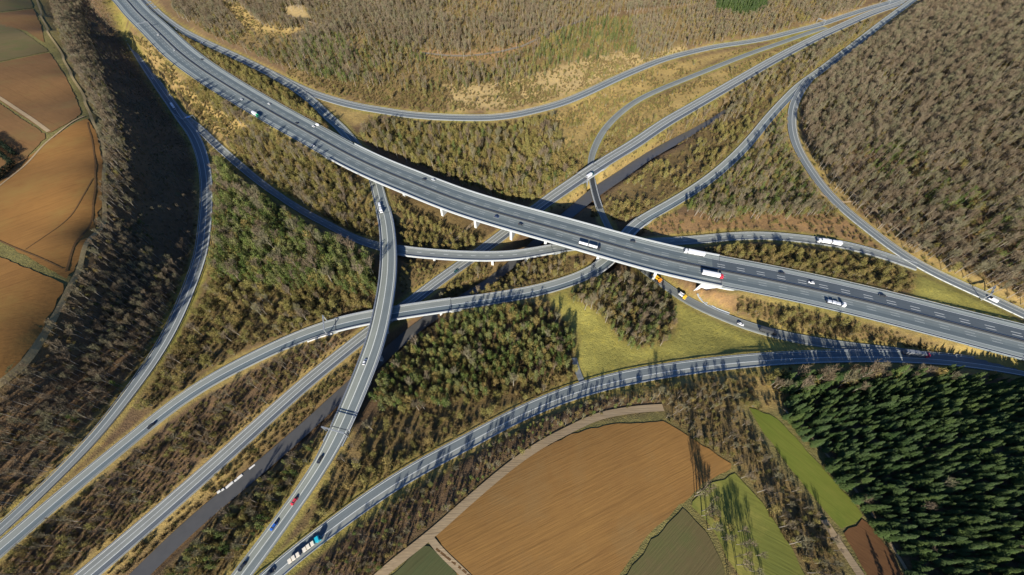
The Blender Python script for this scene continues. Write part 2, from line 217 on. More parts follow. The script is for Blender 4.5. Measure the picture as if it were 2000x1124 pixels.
# ------------------------------------------------------------------ land cover, traced on the photograph
# kinds of tree: bare, bushy, pine, spruce, shrub -> chance of a tree in each free cell of that kind's raster
REG = [
 ('plateau', [(-300,-140),(70,-140),(95,30),(160,150),(203,250),(206,400),(188,460),(140,572),(70,675),(-50,790),(-300,900)], dict(), 'green'),
 ('plateau', [(690,1250),(740,1124),(840,1040),(1000,902),(1130,825),(1300,800),(1400,870),(1470,930),(1640,1250)], dict(), 'green'),
 ('plateau', [(1440,780),(1540,800),(1620,880),(1760,1060),(1850,1250),(1700,1250),(1560,990),(1480,880)], dict(), 'green'),
 ('right_wood', [(1560,150),(1640,120),(1800,5),(1900,-120),(2500,-120),(2500,700),(2200,690),(2010,590),(1930,550),(1800,490),(1700,430),(1650,390),(1590,310),(1572,250)], dict(bare=.95, bushy=.08, shrub=.8), 'litter'),
 ('right_wood_green', [(1690,270),(1760,270),(1850,330),(1930,380),(2020,430),(2020,520),(1960,520),(1880,440),(1790,380),(1700,330)], dict(bare=.5, pine=.34, bushy=.2, shrub=.7), 'litter'),
 ('right_cut', [(1560,270),(1620,330),(1680,420),(1760,470),(1850,510),(2010,585),(2010,605),(1930,570),(1850,535),(1740,470),(1655,405),(1590,330)], dict(bare=.05, shrub=.2), 'dry'),
 ('north_wood', [(290,-130),(1450,-130),(1400,0),(1200,20),(1130,45),(1050,90),(940,115),(840,108),(790,80),(690,65),(600,60),(540,40),(470,60),(420,60),(340,20)], dict(bare=.75, bushy=.14, shrub=.95), 'scrub'),
 ('north_slope', [(340,20),(420,60),(470,60),(540,40),(600,60),(690,65),(790,80),(840,108),(940,115),(1050,90),(1130,45),(1230,30),(1260,60),(1240,110),(1180,140),(1060,165),(960,190),(880,175),(760,165),(660,150),(560,130),(470,90),(400,60)], dict(bare=.25, bushy=.24, pine=.13, shrub=1.1), 'scrub'),
 ('clearing', [(550,8),(592,8),(606,36),(562,34)], dict(), 'rock'),
 ('clearing', [(425,-5),(462,2),(520,50),(600,52),(560,68),(480,60)], dict(shrub=.3), 'dry'),
 ('clearing', [(800,95),(870,100),(950,98),(1040,72),(1060,84),(960,116),(860,116)], dict(shrub=.5), 'orange'),
 ('north_green', [(590,70),(690,70),(690,150),(640,160),(580,140)], dict(bare=.3, pine=.45, shrub=.2), 'scrub'),
 ('north_green', [(1060,70),(1180,30),(1250,40),(1240,100),(1130,120),(1070,150),(1030,140)], dict(bushy=.3, pine=.3, shrub=.2), 'scrub'),
 ('rock_cut', [(860,165),(960,160),(1060,140),(1150,110),(1240,95),(1340,85),(1340,102),(1240,130),(1150,168),(1090,190),(1000,212),(880,216)], dict(shrub=.7, bushy=.06), 'rock'),
 ('north_verge', [(560,130),(660,150),(760,165),(880,175),(870,222),(760,206),(660,188),(560,148)], dict(shrub=.5, bushy=.06), 'scrub'),
 ('far_slope', [(1230,30),(1400,0),(1450,-130),(1700,-130),(1690,5),(1580,40),(1450,70),(1340,88),(1250,110)], dict(bare=.5, bushy=.15, shrub=.5), 'scrub'),
 ('far_spruce', [(1395,-10),(1400,18),(1470,24),(1500,10),(1500,-20)], dict(spruce=.9), 'litter'),
 ('ramp_strip', [(310,40),(400,92),(520,150),(600,195),(640,248),(600,236),(500,178),(400,105)], dict(bushy=.4, shrub=1.), 'scrub'),
 ('golden_gore', [(625,195),(700,214),(740,222),(720,240),(690,245),(668,236)], dict(), 'dry'),
 ('centre_north', [(720,230),(880,238),(1010,234),(1080,222),(1100,300),(1140,325),(1060,390),(990,385),(900,352),(800,312),(730,280),(700,262)], dict(bushy=.86, pine=.05, bare=.12, shrub=.8), 'scrub'),
 ('centre_gold', [(1080,222),(1160,190),(1240,150),(1190,220),(1150,290),(1140,325),(1100,300)], dict(bushy=.22, shrub=.4), 'dry'),
 ('loop_inside', [(1170,310),(1185,260),(1210,235),(1260,198),(1380,148),(1500,103),(1580,72),(1500,115),(1400,172),(1300,230),(1240,270)], dict(shrub=.5, bushy=.10), 'dry'),
 ('loop_outside', [(1100,200),(1300,125),(1450,95),(1490,88),(1400,118),(1280,170),(1200,215),(1140,210)], dict(shrub=.5, bushy=.12), 'dry'),
 ('river_meadow', [(1150,420),(1180,385),(1260,325),(1330,290),(1420,220),(1530,180),(1490,225),(1420,300),(1330,375),(1220,430)], dict(shrub=.9, bushy=.32), 'scrub'),
 ('upper_river', [(1230,300),(1320,240),(1500,140),(1650,60),(1720,25),(1700,50),(1550,165),(1430,225),(1320,285)], dict(shrub=.9, bushy=.3, bare=.35), 'scrub'),
 ('river_bank', [(1070,405),(1150,350),(1260,285),(1310,270),(1200,345),(1120,405)], dict(shrub=.3, bushy=.1), 'dry'),
 ('east_mix', [(1340,400),(1440,325),(1500,260),(1535,215),(1550,280),(1600,350),(1650,405),(1600,430),(1500,415),(1400,425)], dict(bare=.4, bushy=.5, pine=.4, shrub=.3), 'scrub'),
 ('east_orange', [(1230,445),(1300,415),(1400,425),(1500,415),(1650,412),(1720,470),(1780,510),(1700,480),(1600,455),(1500,447),(1400,452),(1320,470)], dict(shrub=.22), 'orange'),
 ('east_strip', [(1370,485),(1450,475),(1550,480),(1650,492),(1740,512),(1790,535),(1790,572),(1700,553),(1600,532),(1480,508)], dict(shrub=1.2, bushy=.4), 'scrub'),
 ('east_lawn', [(1790,535),(1850,560),(1930,595),(2000,630),(2000,640),(1900,615),(1780,580)], dict(), 'grass'),
 ('south_strip', [(1430,575),(1520,585),(1640,610),(1760,640),(1880,672),(1830,685),(1700,672),(1560,648),(1450,612)], dict(shrub=1.3, bushy=.3), 'scrub'),
 ('abutment_slope', [(1300,545),(1365,560),(1440,565),(1430,615),(1390,605),(1340,580)], dict(), 'orange'),
 ('meadow', [(1060,570),(1120,560),(1240,530),(1310,575),(1400,622),(1560,670),(1620,685),(1480,695),(1330,712),(1200,735),(1140,745),(1118,700),(1130,660),(1080,600)], dict(), 'grass'),
 ('meadow_clump', [(1108,578),(1140,552),(1200,532),(1262,535),(1300,562),(1322,600),(1318,650),(1290,672),(1250,680),(1212,662),(1180,622),(1150,596)], dict(bare=.35, bushy=.4, pine=.25, shrub=.7), 'scrub'),
 ('west_wood', [(85,-60),(195,-60),(225,30),(262,105),(300,165),(360,250),(388,320),(392,400),(382,490),(360,555),(330,630),(285,710),(190,835),(90,935),(-10,1030),(-150,1150),(-250,1000),(-150,850),(0,765),(60,690),(135,570),(188,440),(206,320),(192,230),(152,150),(112,60)], dict(bare=1.1, bushy=.05, pine=.02, shrub=.5), 'litter'),
 ('west_valley', [(160,-60),(215,-60),(235,40),(300,160),(375,250),(392,320),(390,420),(350,520),(296,480),(272,380),(256,300),(232,210),(196,120),(165,30)], dict(bare=.30, shrub=.35, pine=.02), 'litter'),
 ('west_mix', [(420,300),(470,350),(530,395),(600,440),(680,478),(735,500),(735,575),(640,560),(560,560),(450,545),(405,540),(418,430)], dict(bare=.13, bushy=.4, pine=.9, shrub=.6), 'scrub'),
 ('west_scrub', [(405,540),(450,545),(560,560),(640,560),(735,575),(728,600),(640,618),(500,672),(390,732),(300,800),(260,800),(330,690),(380,600)], dict(bushy=.5, bare=.12, shrub=1.2), 'scrub'),
 ('middle_strip', [(500,235),(600,290),(680,330),(725,362),(738,430),(738,470),(690,455),(640,425),(560,375),(480,320),(430,270)], dict(bushy=.7, bare=.2, shrub=.7), 'scrub'),
 ('middle_gold', [(360,160),(430,195),(500,235),(440,270),(400,240),(340,170),(260,70),(290,80)], dict(shrub=.4, bushy=.2), 'dry'),
 ('middle_edge', [(375,148),(440,188),(500,222),(560,258),(610,290),(672,325),(660,342),(590,308),(490,246),(420,208),(362,166)], dict(bushy=.95, bare=.2, shrub=.4), 'scrub'),
 ('under_west', [(770,375),(840,400),(940,440),(960,455),(900,490),(790,480),(768,420)], dict(bushy=.7, shrub=.8), 'scrub'),
 ('under_mid', [(790,505),(900,512),(845,545),(800,580),(775,560)], dict(bushy=.35, shrub=.6), 'scrub'),
 ('centre_brush', [(930,515),(1060,505),(1180,500),(1140,530),(1040,565),(940,580),(850,590),(880,550)], dict(bushy=.7, shrub=1., bare=.12), 'scrub'),
 ('centre_pines', [(770,690),(830,645),(900,610),(1000,592),(1070,590),(1120,650),(1125,705),(1060,740),(960,760),(850,790),(745,800),(720,770)], dict(bare=.12, bushy=.55, pine=.7, shrub=.7), 'litter'),
 ('centre_scrub', [(745,800),(850,790),(960,760),(1060,740),(1125,712),(1125,745),(1000,800),(850,882),(720,962),(620,1030),(560,1090),(600,1000),(660,890)], dict(bushy=.6, bare=.12, shrub=1.2), 'scrub'),
 ('west_brush', [(420,765),(560,690),(680,645),(700,650),(600,735),(480,835),(300,990),(100,1160),(-60,1160),(60,1040),(220,910),(330,830)], dict(bushy=.34, bare=.42, shrub=1.3), 'litter'),
 ('bank_brush', [(520,838),(600,765),(700,690),(700,720),(640,780),(560,850),(450,945),(300,1080),(230,1124),(200,1124),(330,1005)], dict(shrub=1.2, bushy=.22), 'scrub'),
 ('river_pines', [(300,1140),(420,1010),(540,910),(620,850),(655,830),(620,890),(570,970),(500,1060),(440,1140)], dict(pine=.5, bushy=.45, bare=.4, shrub=.6), 'scrub'),
 ('south_band', [(580,1140),(690,1035),(800,950),(900,890),(1000,842),(1110,795),(1200,770),(1290,765),(1300,795),(1200,800),(1110,830),(1000,895),(900,975),(830,1035),(740,1120),(700,1150)], dict(bare=.6, bushy=.4, pine=.36, shrub=.7), 'litter'),
 ('band_gold', [(1170,770),(1300,740),(1480,722),(1500,745),(1400,760),(1290,775)], dict(shrub=.4, bushy=.15), 'dry'),
 ('track_head', [(1430,742),(1545,718),(1570,742),(1535,795),(1475,800),(1440,780)], dict(shrub=.5, bushy=.12), 'dry'),
 ('hedge_wood', [(1290,765),(1400,745),(1440,765),(1450,800),(1480,850),(1530,920),(1590,985),(1640,1050),(1660,1160),(1600,1140),(1545,1060),(1490,975),(1440,915),(1370,865),(1300,818)], dict(bare=.7, bushy=.4, shrub=.6), 'scrub'),
 ('copse', [(1358,955),(1392,950),(1408,1010),(1450,1035),(1490,1040),(1510,1090),(1515,1180),(1440,1180),(1415,1060),(1385,1010)], dict(bare=.55, bushy=.15), 'scrub'),
 ('spruces', [(1530,800),(1560,765),(1620,745),(1720,728),(1860,722),(2000,740),(2100,735),(2400,850),(2400,1300),(1790,1240),(1760,1110),(1700,1000),(1610,880)], dict(spruce=1.2, bare=.02), 'litter'),
 ('spruce_fringe', [(1500,735),(1620,715),(1800,712),(2000,725),(2100,745),(1900,735),(1700,738),(1560,775)], dict(bare=.3, bushy=.25, spruce=.5), 'litter'),
]
COVER = dict(litter=(.140,.090,.048), scrub=(.165,.115,.048), dry=(.335,.235,.085), grass=(.315,.275,.068), rock=(.36,.262,.118), orange=(.255,.155,.070), verge=(.225,.205,.044), green=(.165,.142,.050))
# fields and tracks
FIELDS = [
 ('ploughed_field','soil', [(850,1048),(872,1012),(930,962),(1000,912),(1060,876),(1110,851),(1160,836),(1210,828),(1300,825),(1360,862),(1435,913),(1375,943),(1330,985),(1262,1050),(1207,1124),(1150,1200),(930,1200),(880,1090)], .7),
 ('stubble_field','olive', [(1335,993),(1380,1040),(1413,1110),(1430,1200),(1165,1200),(1222,1124),(1270,1060)], .75),
 ('winter_crop','green', [(770,1120),(826,1066),(840,1068),(886,1110),(960,1200),(700,1190)], .9),
 ('green_strip','lawn', [(1462,797),(1500,808),(1540,840),(1600,908),(1650,965),(1688,1010),(1642,1034),(1590,975),(1530,898),(1490,845)], 2.2),
 ('bare_plot','soil2', [(1646,1040),(1690,1014),(1740,1080),(1775,1140),(1820,1220),(1750,1220),(1690,1120)], .9),
 ('rough_meadow','meadow', [(1378,950),(1438,925),(1490,985),(1545,1070),(1580,1140),(1600,1210),(1500,1210),(1420,1090),(1385,1020),(1345,988)], .9),
 ('sown_field','olive', [(-160,20),(-20,35),(40,60),(86,92),(96,101),(0,121),(-170,150)], .5),
 ('sown_field','olive', [(-160,-80),(40,-80),(56,-10),(66,16),(0,24),(-160,10)], .5),
 ('ploughed_field','soil3', [(-160,24),(2,26),(66,18),(80,50),(88,86),(50,60)], .5),
 ('ploughed_field','soil3', [(-170,155),(0,123),(97,103),(128,150),(152,200),(160,224),(128,244),(97,262),(50,232),(0,198),(-170,110)], .6),
 ('ploughed_field','soil3', [(-200,100),(0,203),(50,238),(94,266),(60,300),(20,350),(-200,420)], .6),
 ('ploughed_field','soil4', [(-200,520),(0,352),(60,305),(100,272),(150,240),(172,232),(190,262),(201,320),(198,400),(181,458),(147,526),(134,546),(60,505),(0,470),(-200,440)], .55),
 ('ploughed_field','soil4', [(-200,560),(-100,480),(0,502),(60,528),(129,556),(112,594),(76,660),(28,724),(-6,752),(-120,840),(-250,820)], .75),
]
TRACKS = [('field_track', [(680,1190),(735,1130),(840,1046),(920,975),(1000,908),(1060,867),(1120,836),(1165,815),(1210,805),(1255,799),(1295,797)], 4.6, 'track'),
          ('field_track', [(838,1048),(852,1070),(880,1096),(912,1126),(960,1175)], 3.4, 'track'),
          ('gravel_path', [(1608,1016),(1625,1042),(1650,1080),(1682,1126),(1720,1190)], 3.6, 'track'),
          ('field_track', [(-60,160),(0,192),(50,225),(96,258)], 3.4, 'track'),
          ('field_track', [(60,-70),(72,0),(84,40),(110,88),(150,165),(176,222),(196,265),(207,320),(205,392),(189,456),(155,530),(132,572),(84,662),(34,728),(-50,792)], 2.2, 'grassy'),
          ('field_track', [(165,228),(120,256),(80,290),(20,348),(-60,420)], 1.6, 'track'),
          ('gravel_path', [(880,478),(905,455),(935,428),(960,405)], 3.0, 'track'),
          ('forest_track', [(820,104),(880,110),(950,106),(1010,94),(1060,72),(1110,50),(1150,34)], 4.0, 'darktrack'),
          ('forest_track', [(500,5),(545,26),(580,36),(622,48)], 3.2, 'track'),
          ('access_road', [(1121,700),(1124,716),(1131,734),(1138,750),(1142,764)], 4.0, 'asphalt'),
          ('forest_track', [(1590,345),(1600,380),(1640,395),(1680,395),(1715,415),(1740,440)], 2.4, 'track'),
          ('forest_track', [(1598,280),(1620,320),(1650,365),(1675,388)], 3.0, 'track'),
          ('forest_track', [(1728,432),(1760,455),(1790,478),(1815,490)], 2.4, 'track'),
          ('field_track', [(172,240),(183,290),(187,340),(183,400),(166,455),(130,532)], 1.0, 'wheel'),
          ('field_track', [(-20,462),(48,492),(124,526)], .9, 'wheel'),
          ('field_track', [(50,489),(100,455),(150,408),(182,350)], .7, 'wheel'),
          ('field_track', [(852,1072),(900,1110),(960,1160)], 1.0, 'wheel'),
          ('gravel_path', [(1530,800),(1600,872),(1660,945),(1700,1000),(1740,1065),(1790,1150)], 1.2, 'track'),
          ]
# ------------------------------------------------------------------ materials
class NT:
    def __init__(s, name, rough=.9, spec=.2):
        s.m = bpy.data.materials.new(name); s.m.use_nodes = True; s.t = s.m.node_tree; s.n = s.t.nodes
        s.b = s.n['Principled BSDF']; s.b.inputs['Roughness'].default_value = rough; s.b.inputs['Specular IOR Level'].default_value = spec
    def link(s, a, b): s.t.links.new(a, b)
    def put(s, sock, v):
        if hasattr(v, 'is_output'): s.link(v, sock)
        else: sock.default_value = v if not (isinstance(v, tuple) and len(v) == 3 and sock.type == 'RGBA') else (*v, 1)
    def math(s, op, a, b=0., c_=0.):
        n = s.n.new('ShaderNodeMath'); n.operation = op
        for k, v in enumerate((a, b, c_)): s.put(n.inputs[k], v)
        return n.outputs[0]
    def mix(s, f, a, b, mode='MIX'):
        n = s.n.new('ShaderNodeMix'); n.data_type = 'RGBA'; n.blend_type = mode
        s.put(n.inputs[0], f); s.put(n.inputs[6], a); s.put(n.inputs[7], b); return n.outputs[2]
    def coord(s, which='Object'): return s.n.new('ShaderNodeTexCoord').outputs[which]
    def mapping(s, v, scale=(1,1,1), rot=(0,0,0)):
        n = s.n.new('ShaderNodeMapping'); s.link(v, n.inputs[0]); n.inputs['Scale'].default_value = scale; n.inputs['Rotation'].default_value = rot; return n.outputs[0]
    def noise(s, v, scale, detail=4., rough=.6):
        n = s.n.new('ShaderNodeTexNoise'); s.link(v, n.inputs['Vector']); n.inputs['Scale'].default_value = scale
        n.inputs['Detail'].default_value = detail; n.inputs['Roughness'].default_value = rough; return n.outputs['Fac']
    def ramp(s, f, a, b, ca=(0,0,0), cb=(1,1,1)):
        n = s.n.new('ShaderNodeValToRGB'); s.link(f, n.inputs[0]); e = n.color_ramp.elements
        e[0].position, e[1].position = a, b; e[0].color = (*ca, 1); e[1].color = (*cb, 1); return n.outputs[0]
    def rand(s): return s.n.new('ShaderNodeObjectInfo').outputs['Random']
    def bump(s, h, strength=.4, dist=.3):
        n = s.n.new('ShaderNodeBump'); s.link(h, n.inputs['Height']); n.inputs['Strength'].default_value = strength; n.inputs['Distance'].default_value = dist
        s.link(n.outputs[0], s.b.inputs['Normal'])
    def out(s, col): s.put(s.b.inputs['Base Color'], col); return s.m
def plain(name, col, rough=.6, spec=.3, metal=0., var=.12):
    t = NT(name, rough, spec); t.b.inputs['Metallic'].default_value = metal
    n = t.noise(t.coord(), 1.7, 3.); f = t.math('MULTIPLY_ADD', n, 2*var, 1-var)
    return t.out(t.mix(1., col, f, 'MULTIPLY'))
MATS = {}
def M(name, *a, **k):
    if name not in MATS: MATS[name] = plain(name, *a, **k)
    return MATS[name]
def road_mat(name, base, lines, joints=None, strips=(), worn=.34, dark=None):
    """lines: (u, width, dash length, gap); strips: (u centre, half width, colour)"""
    t = NT(name, .82, .3); uv = t.n.new('ShaderNodeUVMap').outputs[0]
    sep = t.n.new('ShaderNodeSeparateXYZ'); t.link(uv, sep.inputs[0]); u, v = sep.outputs[0], sep.outputs[1]
    n1 = t.noise(t.mapping(uv, (1.1, .012, 1)), 1., 4.); n2 = t.noise(t.coord(), .09, 5.); n3 = t.noise(t.coord(), 1.3, 3.)
    col = base
    for uc, hw, sc in strips:
        col = t.mix(t.math('COMPARE', u, uc, hw), col, sc)
    f = t.math('ADD', t.math('MULTIPLY_ADD', n1, worn*2, 1-worn), t.math('MULTIPLY_ADD', n2, .34, -.17))
    f = t.math('ADD', f, t.math('MULTIPLY_ADD', n3, .2, -.1))
    col = t.mix(1., col, f, 'MULTIPLY')
    # seams and patches of renewed asphalt
    pv = t.n.new('ShaderNodeTexVoronoi'); t.link(t.mapping(uv, (.28, .011, 1)), pv.inputs['Vector']); pv.inputs['Scale'].default_value = 1.
    pf = t.math('GREATER_THAN', pv.outputs['Color'], .78)
    col = t.mix(t.math('MULTIPLY', pf, .42), col, tuple(x*.62 for x in base))
    if joints:
        for jv in joints: col = t.mix(t.math('MULTIPLY', t.math('COMPARE', v, jv, .35), .8), col, (.03, .03, .03))
    lm = None
    for ul, wd, da, ga in lines:
        k = t.math('COMPARE', u, ul, wd/2)
        if ga: k = t.math('MULTIPLY', k, t.math('LESS_THAN', t.math('FRACT', t.math('DIVIDE', v, da+ga)), da/(da+ga)))
        lm = k if lm is None else t.math('MAXIMUM', lm, k)
    if dark:                                                        # newer, darker asphalt on one carriageway beyond the bridge
        dk = t.math('MULTIPLY', t.math('GREATER_THAN', v, dark[0]), t.math('COMPARE', u, dark[1], dark[2]))
        if len(dark) > 4: dk = t.math('MULTIPLY', dk, t.math('LESS_THAN', v, dark[4]))
        col = t.mix(dk, col, t.mix(1., dark[3], f, 'MULTIPLY')); faint = t.math('MULTIPLY_ADD', dk, .55, .45)
    if lm is not None:
        k = t.math('MULTIPLY', lm, t.math('MULTIPLY_ADD', n3, .5, .45))
        if dark: k = t.math('MULTIPLY', k, faint)
        col = t.mix(k, col, (.74, .75, .70))
    t.bump(n3, .15, .02)
    return t.out(col)
def soil(name, a, b, ang, row, contrast=.2, patch=None):
    t = NT(name, .95, .1); co = t.coord(); r = t.mapping(co, (1,1,1), (0,0,ang))
    big = t.noise(co, .018, 4.); mid = t.noise(co, .11, 5.); lng = t.noise(t.mapping(r, (.012, .55, 1)), 1., 4.); fine = t.noise(t.mapping(r, (.08, 1.6, 1)), row, 3.)
    f = t.math('ADD', t.math('MULTIPLY', big, .5), t.math('ADD', t.math('MULTIPLY', lng, .38), t.math('MULTIPLY', mid, .3)))
    col = t.mix(t.ramp(f, .38, .78), a, b)
    col = t.mix(1., col, t.math('MULTIPLY_ADD', fine, contrast*2, 1-contrast), 'MULTIPLY')
    sy = t.n.new('ShaderNodeSeparateXYZ'); t.link(r, sy.inputs[0]); tr_ = t.math('LESS_THAN', t.math('FRACT', t.math('DIVIDE', t.math('ADD', sy.outputs[1], t.math('MULTIPLY', big, 6.)), 15.)), .045)
    col = t.mix(t.math('MULTIPLY', tr_, .22), col, tuple(x*.45 for x in b))
    if patch: col = t.mix(t.ramp(t.noise(co, .03, 6., .7), .5, .68), col, patch)
    t.bump(fine, .5, .25)
    return t.out(col)
def ground_mat():
    t = NT('ground_cover', .97, .08); a = t.n.new('ShaderNodeAttribute'); a.attribute_name = 'cover'; co = t.coord()
    n1 = t.noise(co, .045, 5., .65); n2 = t.noise(co, .3, 4., .7); n3 = t.noise(co, 1.3, 3., .7)
    f = t.math('ADD', t.math('MULTIPLY_ADD', n1, .9, .55), t.math('MULTIPLY_ADD', n2, .9, -.45))
    f = t.math('ADD', f, t.math('MULTIPLY_ADD', n3, .7, -.35))
    col = t.mix(1., a.outputs['Color'], f, 'MULTIPLY')
    col = t.mix(t.math('MULTIPLY', t.ramp(n2, .52, .7), .4), col, t.mix(1., col, (1.25, 1.05, .55), 'MULTIPLY'))
    t.bump(t.math('ADD', n2, n3), .9, .7)
    return t.out(col)
def foliage_mat(name, a, b, third=None, rough=.8, tr=0.):
    t = NT(name, rough, .15); rnd = t.rand(); n = t.noise(t.coord(), .55, 3.)
    loc = t.n.new('ShaderNodeObjectInfo').outputs['Location']; pn = t.noise(loc, .022, 3., .6); pn2 = t.noise(loc, .07, 2.)
    f = t.math('ADD', t.math('MULTIPLY', rnd, .5), t.math('MULTIPLY_ADD', n, .6, -.2)); f = t.math('ADD', f, t.math('MULTIPLY_ADD', pn, 1.5, -.65))
    col = t.mix(t.ramp(f, .1, .9), a, b)
    if third:
        r2 = t.math('ADD', t.math('MULTIPLY', t.math('FRACT', t.math('MULTIPLY', rnd, 7.31)), .45), t.math('MULTIPLY', pn2, .8)); col = t.mix(t.math('MULTIPLY', t.ramp(r2, .56, .8), .85), col, third)
    return t.out(col)

ASP = (0.1582,0.1728,0.1654)
EDGE = .3
mwv = float(ROADS['motorway'].s[ROADS['motorway'].bridges[0][1]])-6
RM = {
 'motorway': road_mat('motorway_asphalt', (0.1190,0.1416,0.1401), [(-15.1,.4,0,0),(-2.0,.45,0,0),(2.0,.45,0,0),(11.9,.4,0,0),(-11.9,.4,0,0),(15.1,.3,0,0)]+[(x,.36,6,9) for x in (-7.0,-4.5,7.0,4.5)],
        strips=[(-13.6,1.6,(0.1855,0.2086,0.1952)),(13.7,1.8,(0.2275,0.2496,0.2272)),(-9.4,1.7,(0.0896,0.1103,0.1147)),(9.3,1.8,(0.0945,0.1155,0.1192)),(-4.0,1.3,(0.1400,0.1602,0.1527)),(3.6,1.2,(0.1470,0.1654,0.1527)),(0,1.6,(0.1750,0.1825,0.1602))], dark=(mwv, 7.4, 5.2, (0.0686,0.0834,0.0924))),
 'ramp': road_mat('ramp_asphalt', ASP, [(-4.5,EDGE,0,0),(4.2,EDGE,0,0),(0.2,.3,0,0)], strips=[(-2.2,1.7,(0.1281,0.1453,0.1453)),(4.6,.7,(0.2051,0.2183,0.1997))]),
 'ramp_light': road_mat('ramp_light_asphalt', (0.1925,0.2049,0.1818), [(-4.2,EDGE,0,0),(3.8,EDGE,0,0),(0.4,.3,4,8)], strips=[(-1.8,1.5,(0.1540,0.1654,0.1565))]),
 'crossing': road_mat('crossing_ramp_asphalt', (0.1666,0.1803,0.1565), [(-4.6,EDGE,0,0),(-0.4,.36,0,0),(4.7,EDGE,0,0)], strips=[(2.4,2.1,(0.1281,0.1475,0.1438)),(-3.0,2.4,(0.1925,0.2049,0.1728))]),
 'valley': road_mat('valley_road_asphalt', (0.1925,0.1997,0.1773), [(-5.9,.4,0,0),(-1.9,.4,0,0),(5.9,.4,0,0),(2.0,.3,0,0)], strips=[(-4.0,1.8,(0.0896,0.1021,0.1110)),(4.0,1.7,(0.1750,0.1818,0.1639))]),
 'river': road_mat('river_ramp_asphalt', (0.2009,0.2138,0.1892), [(-4.9,EDGE,0,0),(-0.3,.36,0,0),(4.9,EDGE,0,0)], strips=[(-2.6,2.2,(0.1064,0.1319,0.1363))]),
 'south': road_mat('southern_ramp_asphalt', (0.1407,0.1587,0.1542), [(-4.9,EDGE,0,0),(-0.9,.36,0,0),(4.9,EDGE,0,0)], strips=[(-3.0,2.0,(0.1834,0.1952,0.1773)),(2.0,2.6,(0.1197,0.1378,0.1378))]),
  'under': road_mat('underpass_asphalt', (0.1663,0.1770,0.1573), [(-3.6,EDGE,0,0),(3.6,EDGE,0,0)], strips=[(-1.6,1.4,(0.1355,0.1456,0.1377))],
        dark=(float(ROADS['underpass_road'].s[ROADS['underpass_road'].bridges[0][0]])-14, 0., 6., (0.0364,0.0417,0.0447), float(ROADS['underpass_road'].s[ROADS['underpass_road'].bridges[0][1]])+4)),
 'asphalt': road_mat('access_asphalt', (0.1708,0.1818,0.1728), []),
}
ROADMAT = dict(motorway='motorway', northern_ramp='ramp', crossing_ramp='crossing', valley_road='valley', river_ramp='river', hillside_slip_road='ramp', loop_ramp='ramp_light',
               western_ramp='ramp', southern_ramp='south', underpass_road='under')
MAT_TRACK = soil('track_gravel', (.36,.27,.16), (.28,.20,.11), 0, 1., .25)
MAT_WHEEL = soil('wheel_rut_soil', (.10,.055,.024), (.15,.085,.034), 0, 1., .3)
MAT_GRASSY = soil('grassy_track', (.34,.255,.125), (.24,.185,.085), 0, 1., .25)
MAT_DARKTRACK = soil('forest_track_gravel', (.19,.16,.12), (.13,.11,.08), 0, 1., .2)
FM = dict(soil=soil('ploughed_soil', (.262,.140,.041), (.202,.104,.033), 2.75, .8, .24, (.225,.128,.044)), soil2=soil('bare_soil', (0.1647,0.0805,0.0317), (0.1159,0.0573,0.0244), .9, 1., .2),
          soil3=soil('dry_soil', (0.1952,0.1036,0.0394), (0.1436,0.0778,0.0301), .5, 1., .22, (0.1640,0.1036,0.0370)), soil4=soil('tilled_soil', (0.2655,0.1324,0.0370), (0.1843,0.0907,0.0278), 2.4, .8, .28, (0.2264,0.1296,0.0370)),
          olive=soil('sprouting_soil', (0.1403,0.1049,0.0464), (0.1098,0.0878,0.0366), 2.5, 1., .16, (0.1000,0.0976,0.0342)), green=soil('crop_green', (0.0671,0.0830,0.0317), (0.0915,0.0830,0.0342), 2.4, 1., .15),
          lawn=soil('strip_grass', (0.1150,0.1449,0.0205), (0.1543,0.1601,0.0281), .9, 1., .2, (0.0926,0.1250,0.0192)), meadow=soil('meadow_grass', (0.1824,0.1800,0.0359), (0.1193,0.1296,0.0295), .5, .7, .35, (0.2525,0.2211,0.0512)))
CONC = M('weathered_concrete', (.52,.53,.50), .85, .2, var=.18)
CONCD = M('grey_concrete', (.30,.32,.32), .85, .2, var=.2)
PALE = M('pale_concrete', (.60,.585,.54), .85, .2, var=.08)
STEEL = M('galvanised_steel', (.38,.40,.41), .5, .5, .5)
DARKST = M('dark_steel', (.06,.065,.07), .5, .4, .3)
# ------------------------------------------------------------------ object helpers
def tag(o, label=None, cat=None, group=None, kind=None):
    if label: o['label'] = label
    if cat: o['category'] = cat
    if group: o['group'] = group
    if kind: o['kind'] = kind
    return o
def obj(name, verts, faces, mat, parent=None, uv=None, smooth_=False):
    me = bpy.data.meshes.new(name); me.from_pydata([tuple(v) for v in verts], [], [tuple(f) for f in faces])
    for m in (mat if isinstance(mat, (list, tuple)) else [mat]): me.materials.append(m)
    if uv is not None:
        l = me.uv_layers.new(name='UVMap'); vi = np.empty(len(me.loops), np.int32); me.loops.foreach_get('vertex_index', vi)
        l.data.foreach_set('uv', np.asarray(uv, np.float32)[vi].ravel())
    if smooth_: me.polygons.foreach_set('use_smooth', np.ones(len(me.polygons), bool))
    o = bpy.data.objects.new(name, me); COL.objects.link(o)
    if parent is not None: o.parent = parent
    return o
def empty(name, loc=(0,0,0), rz=0.):
    o = bpy.data.objects.new(name, None); COL.objects.link(o); o.location = loc; o.rotation_euler = (0,0,rz); o.empty_display_size = .5; return o
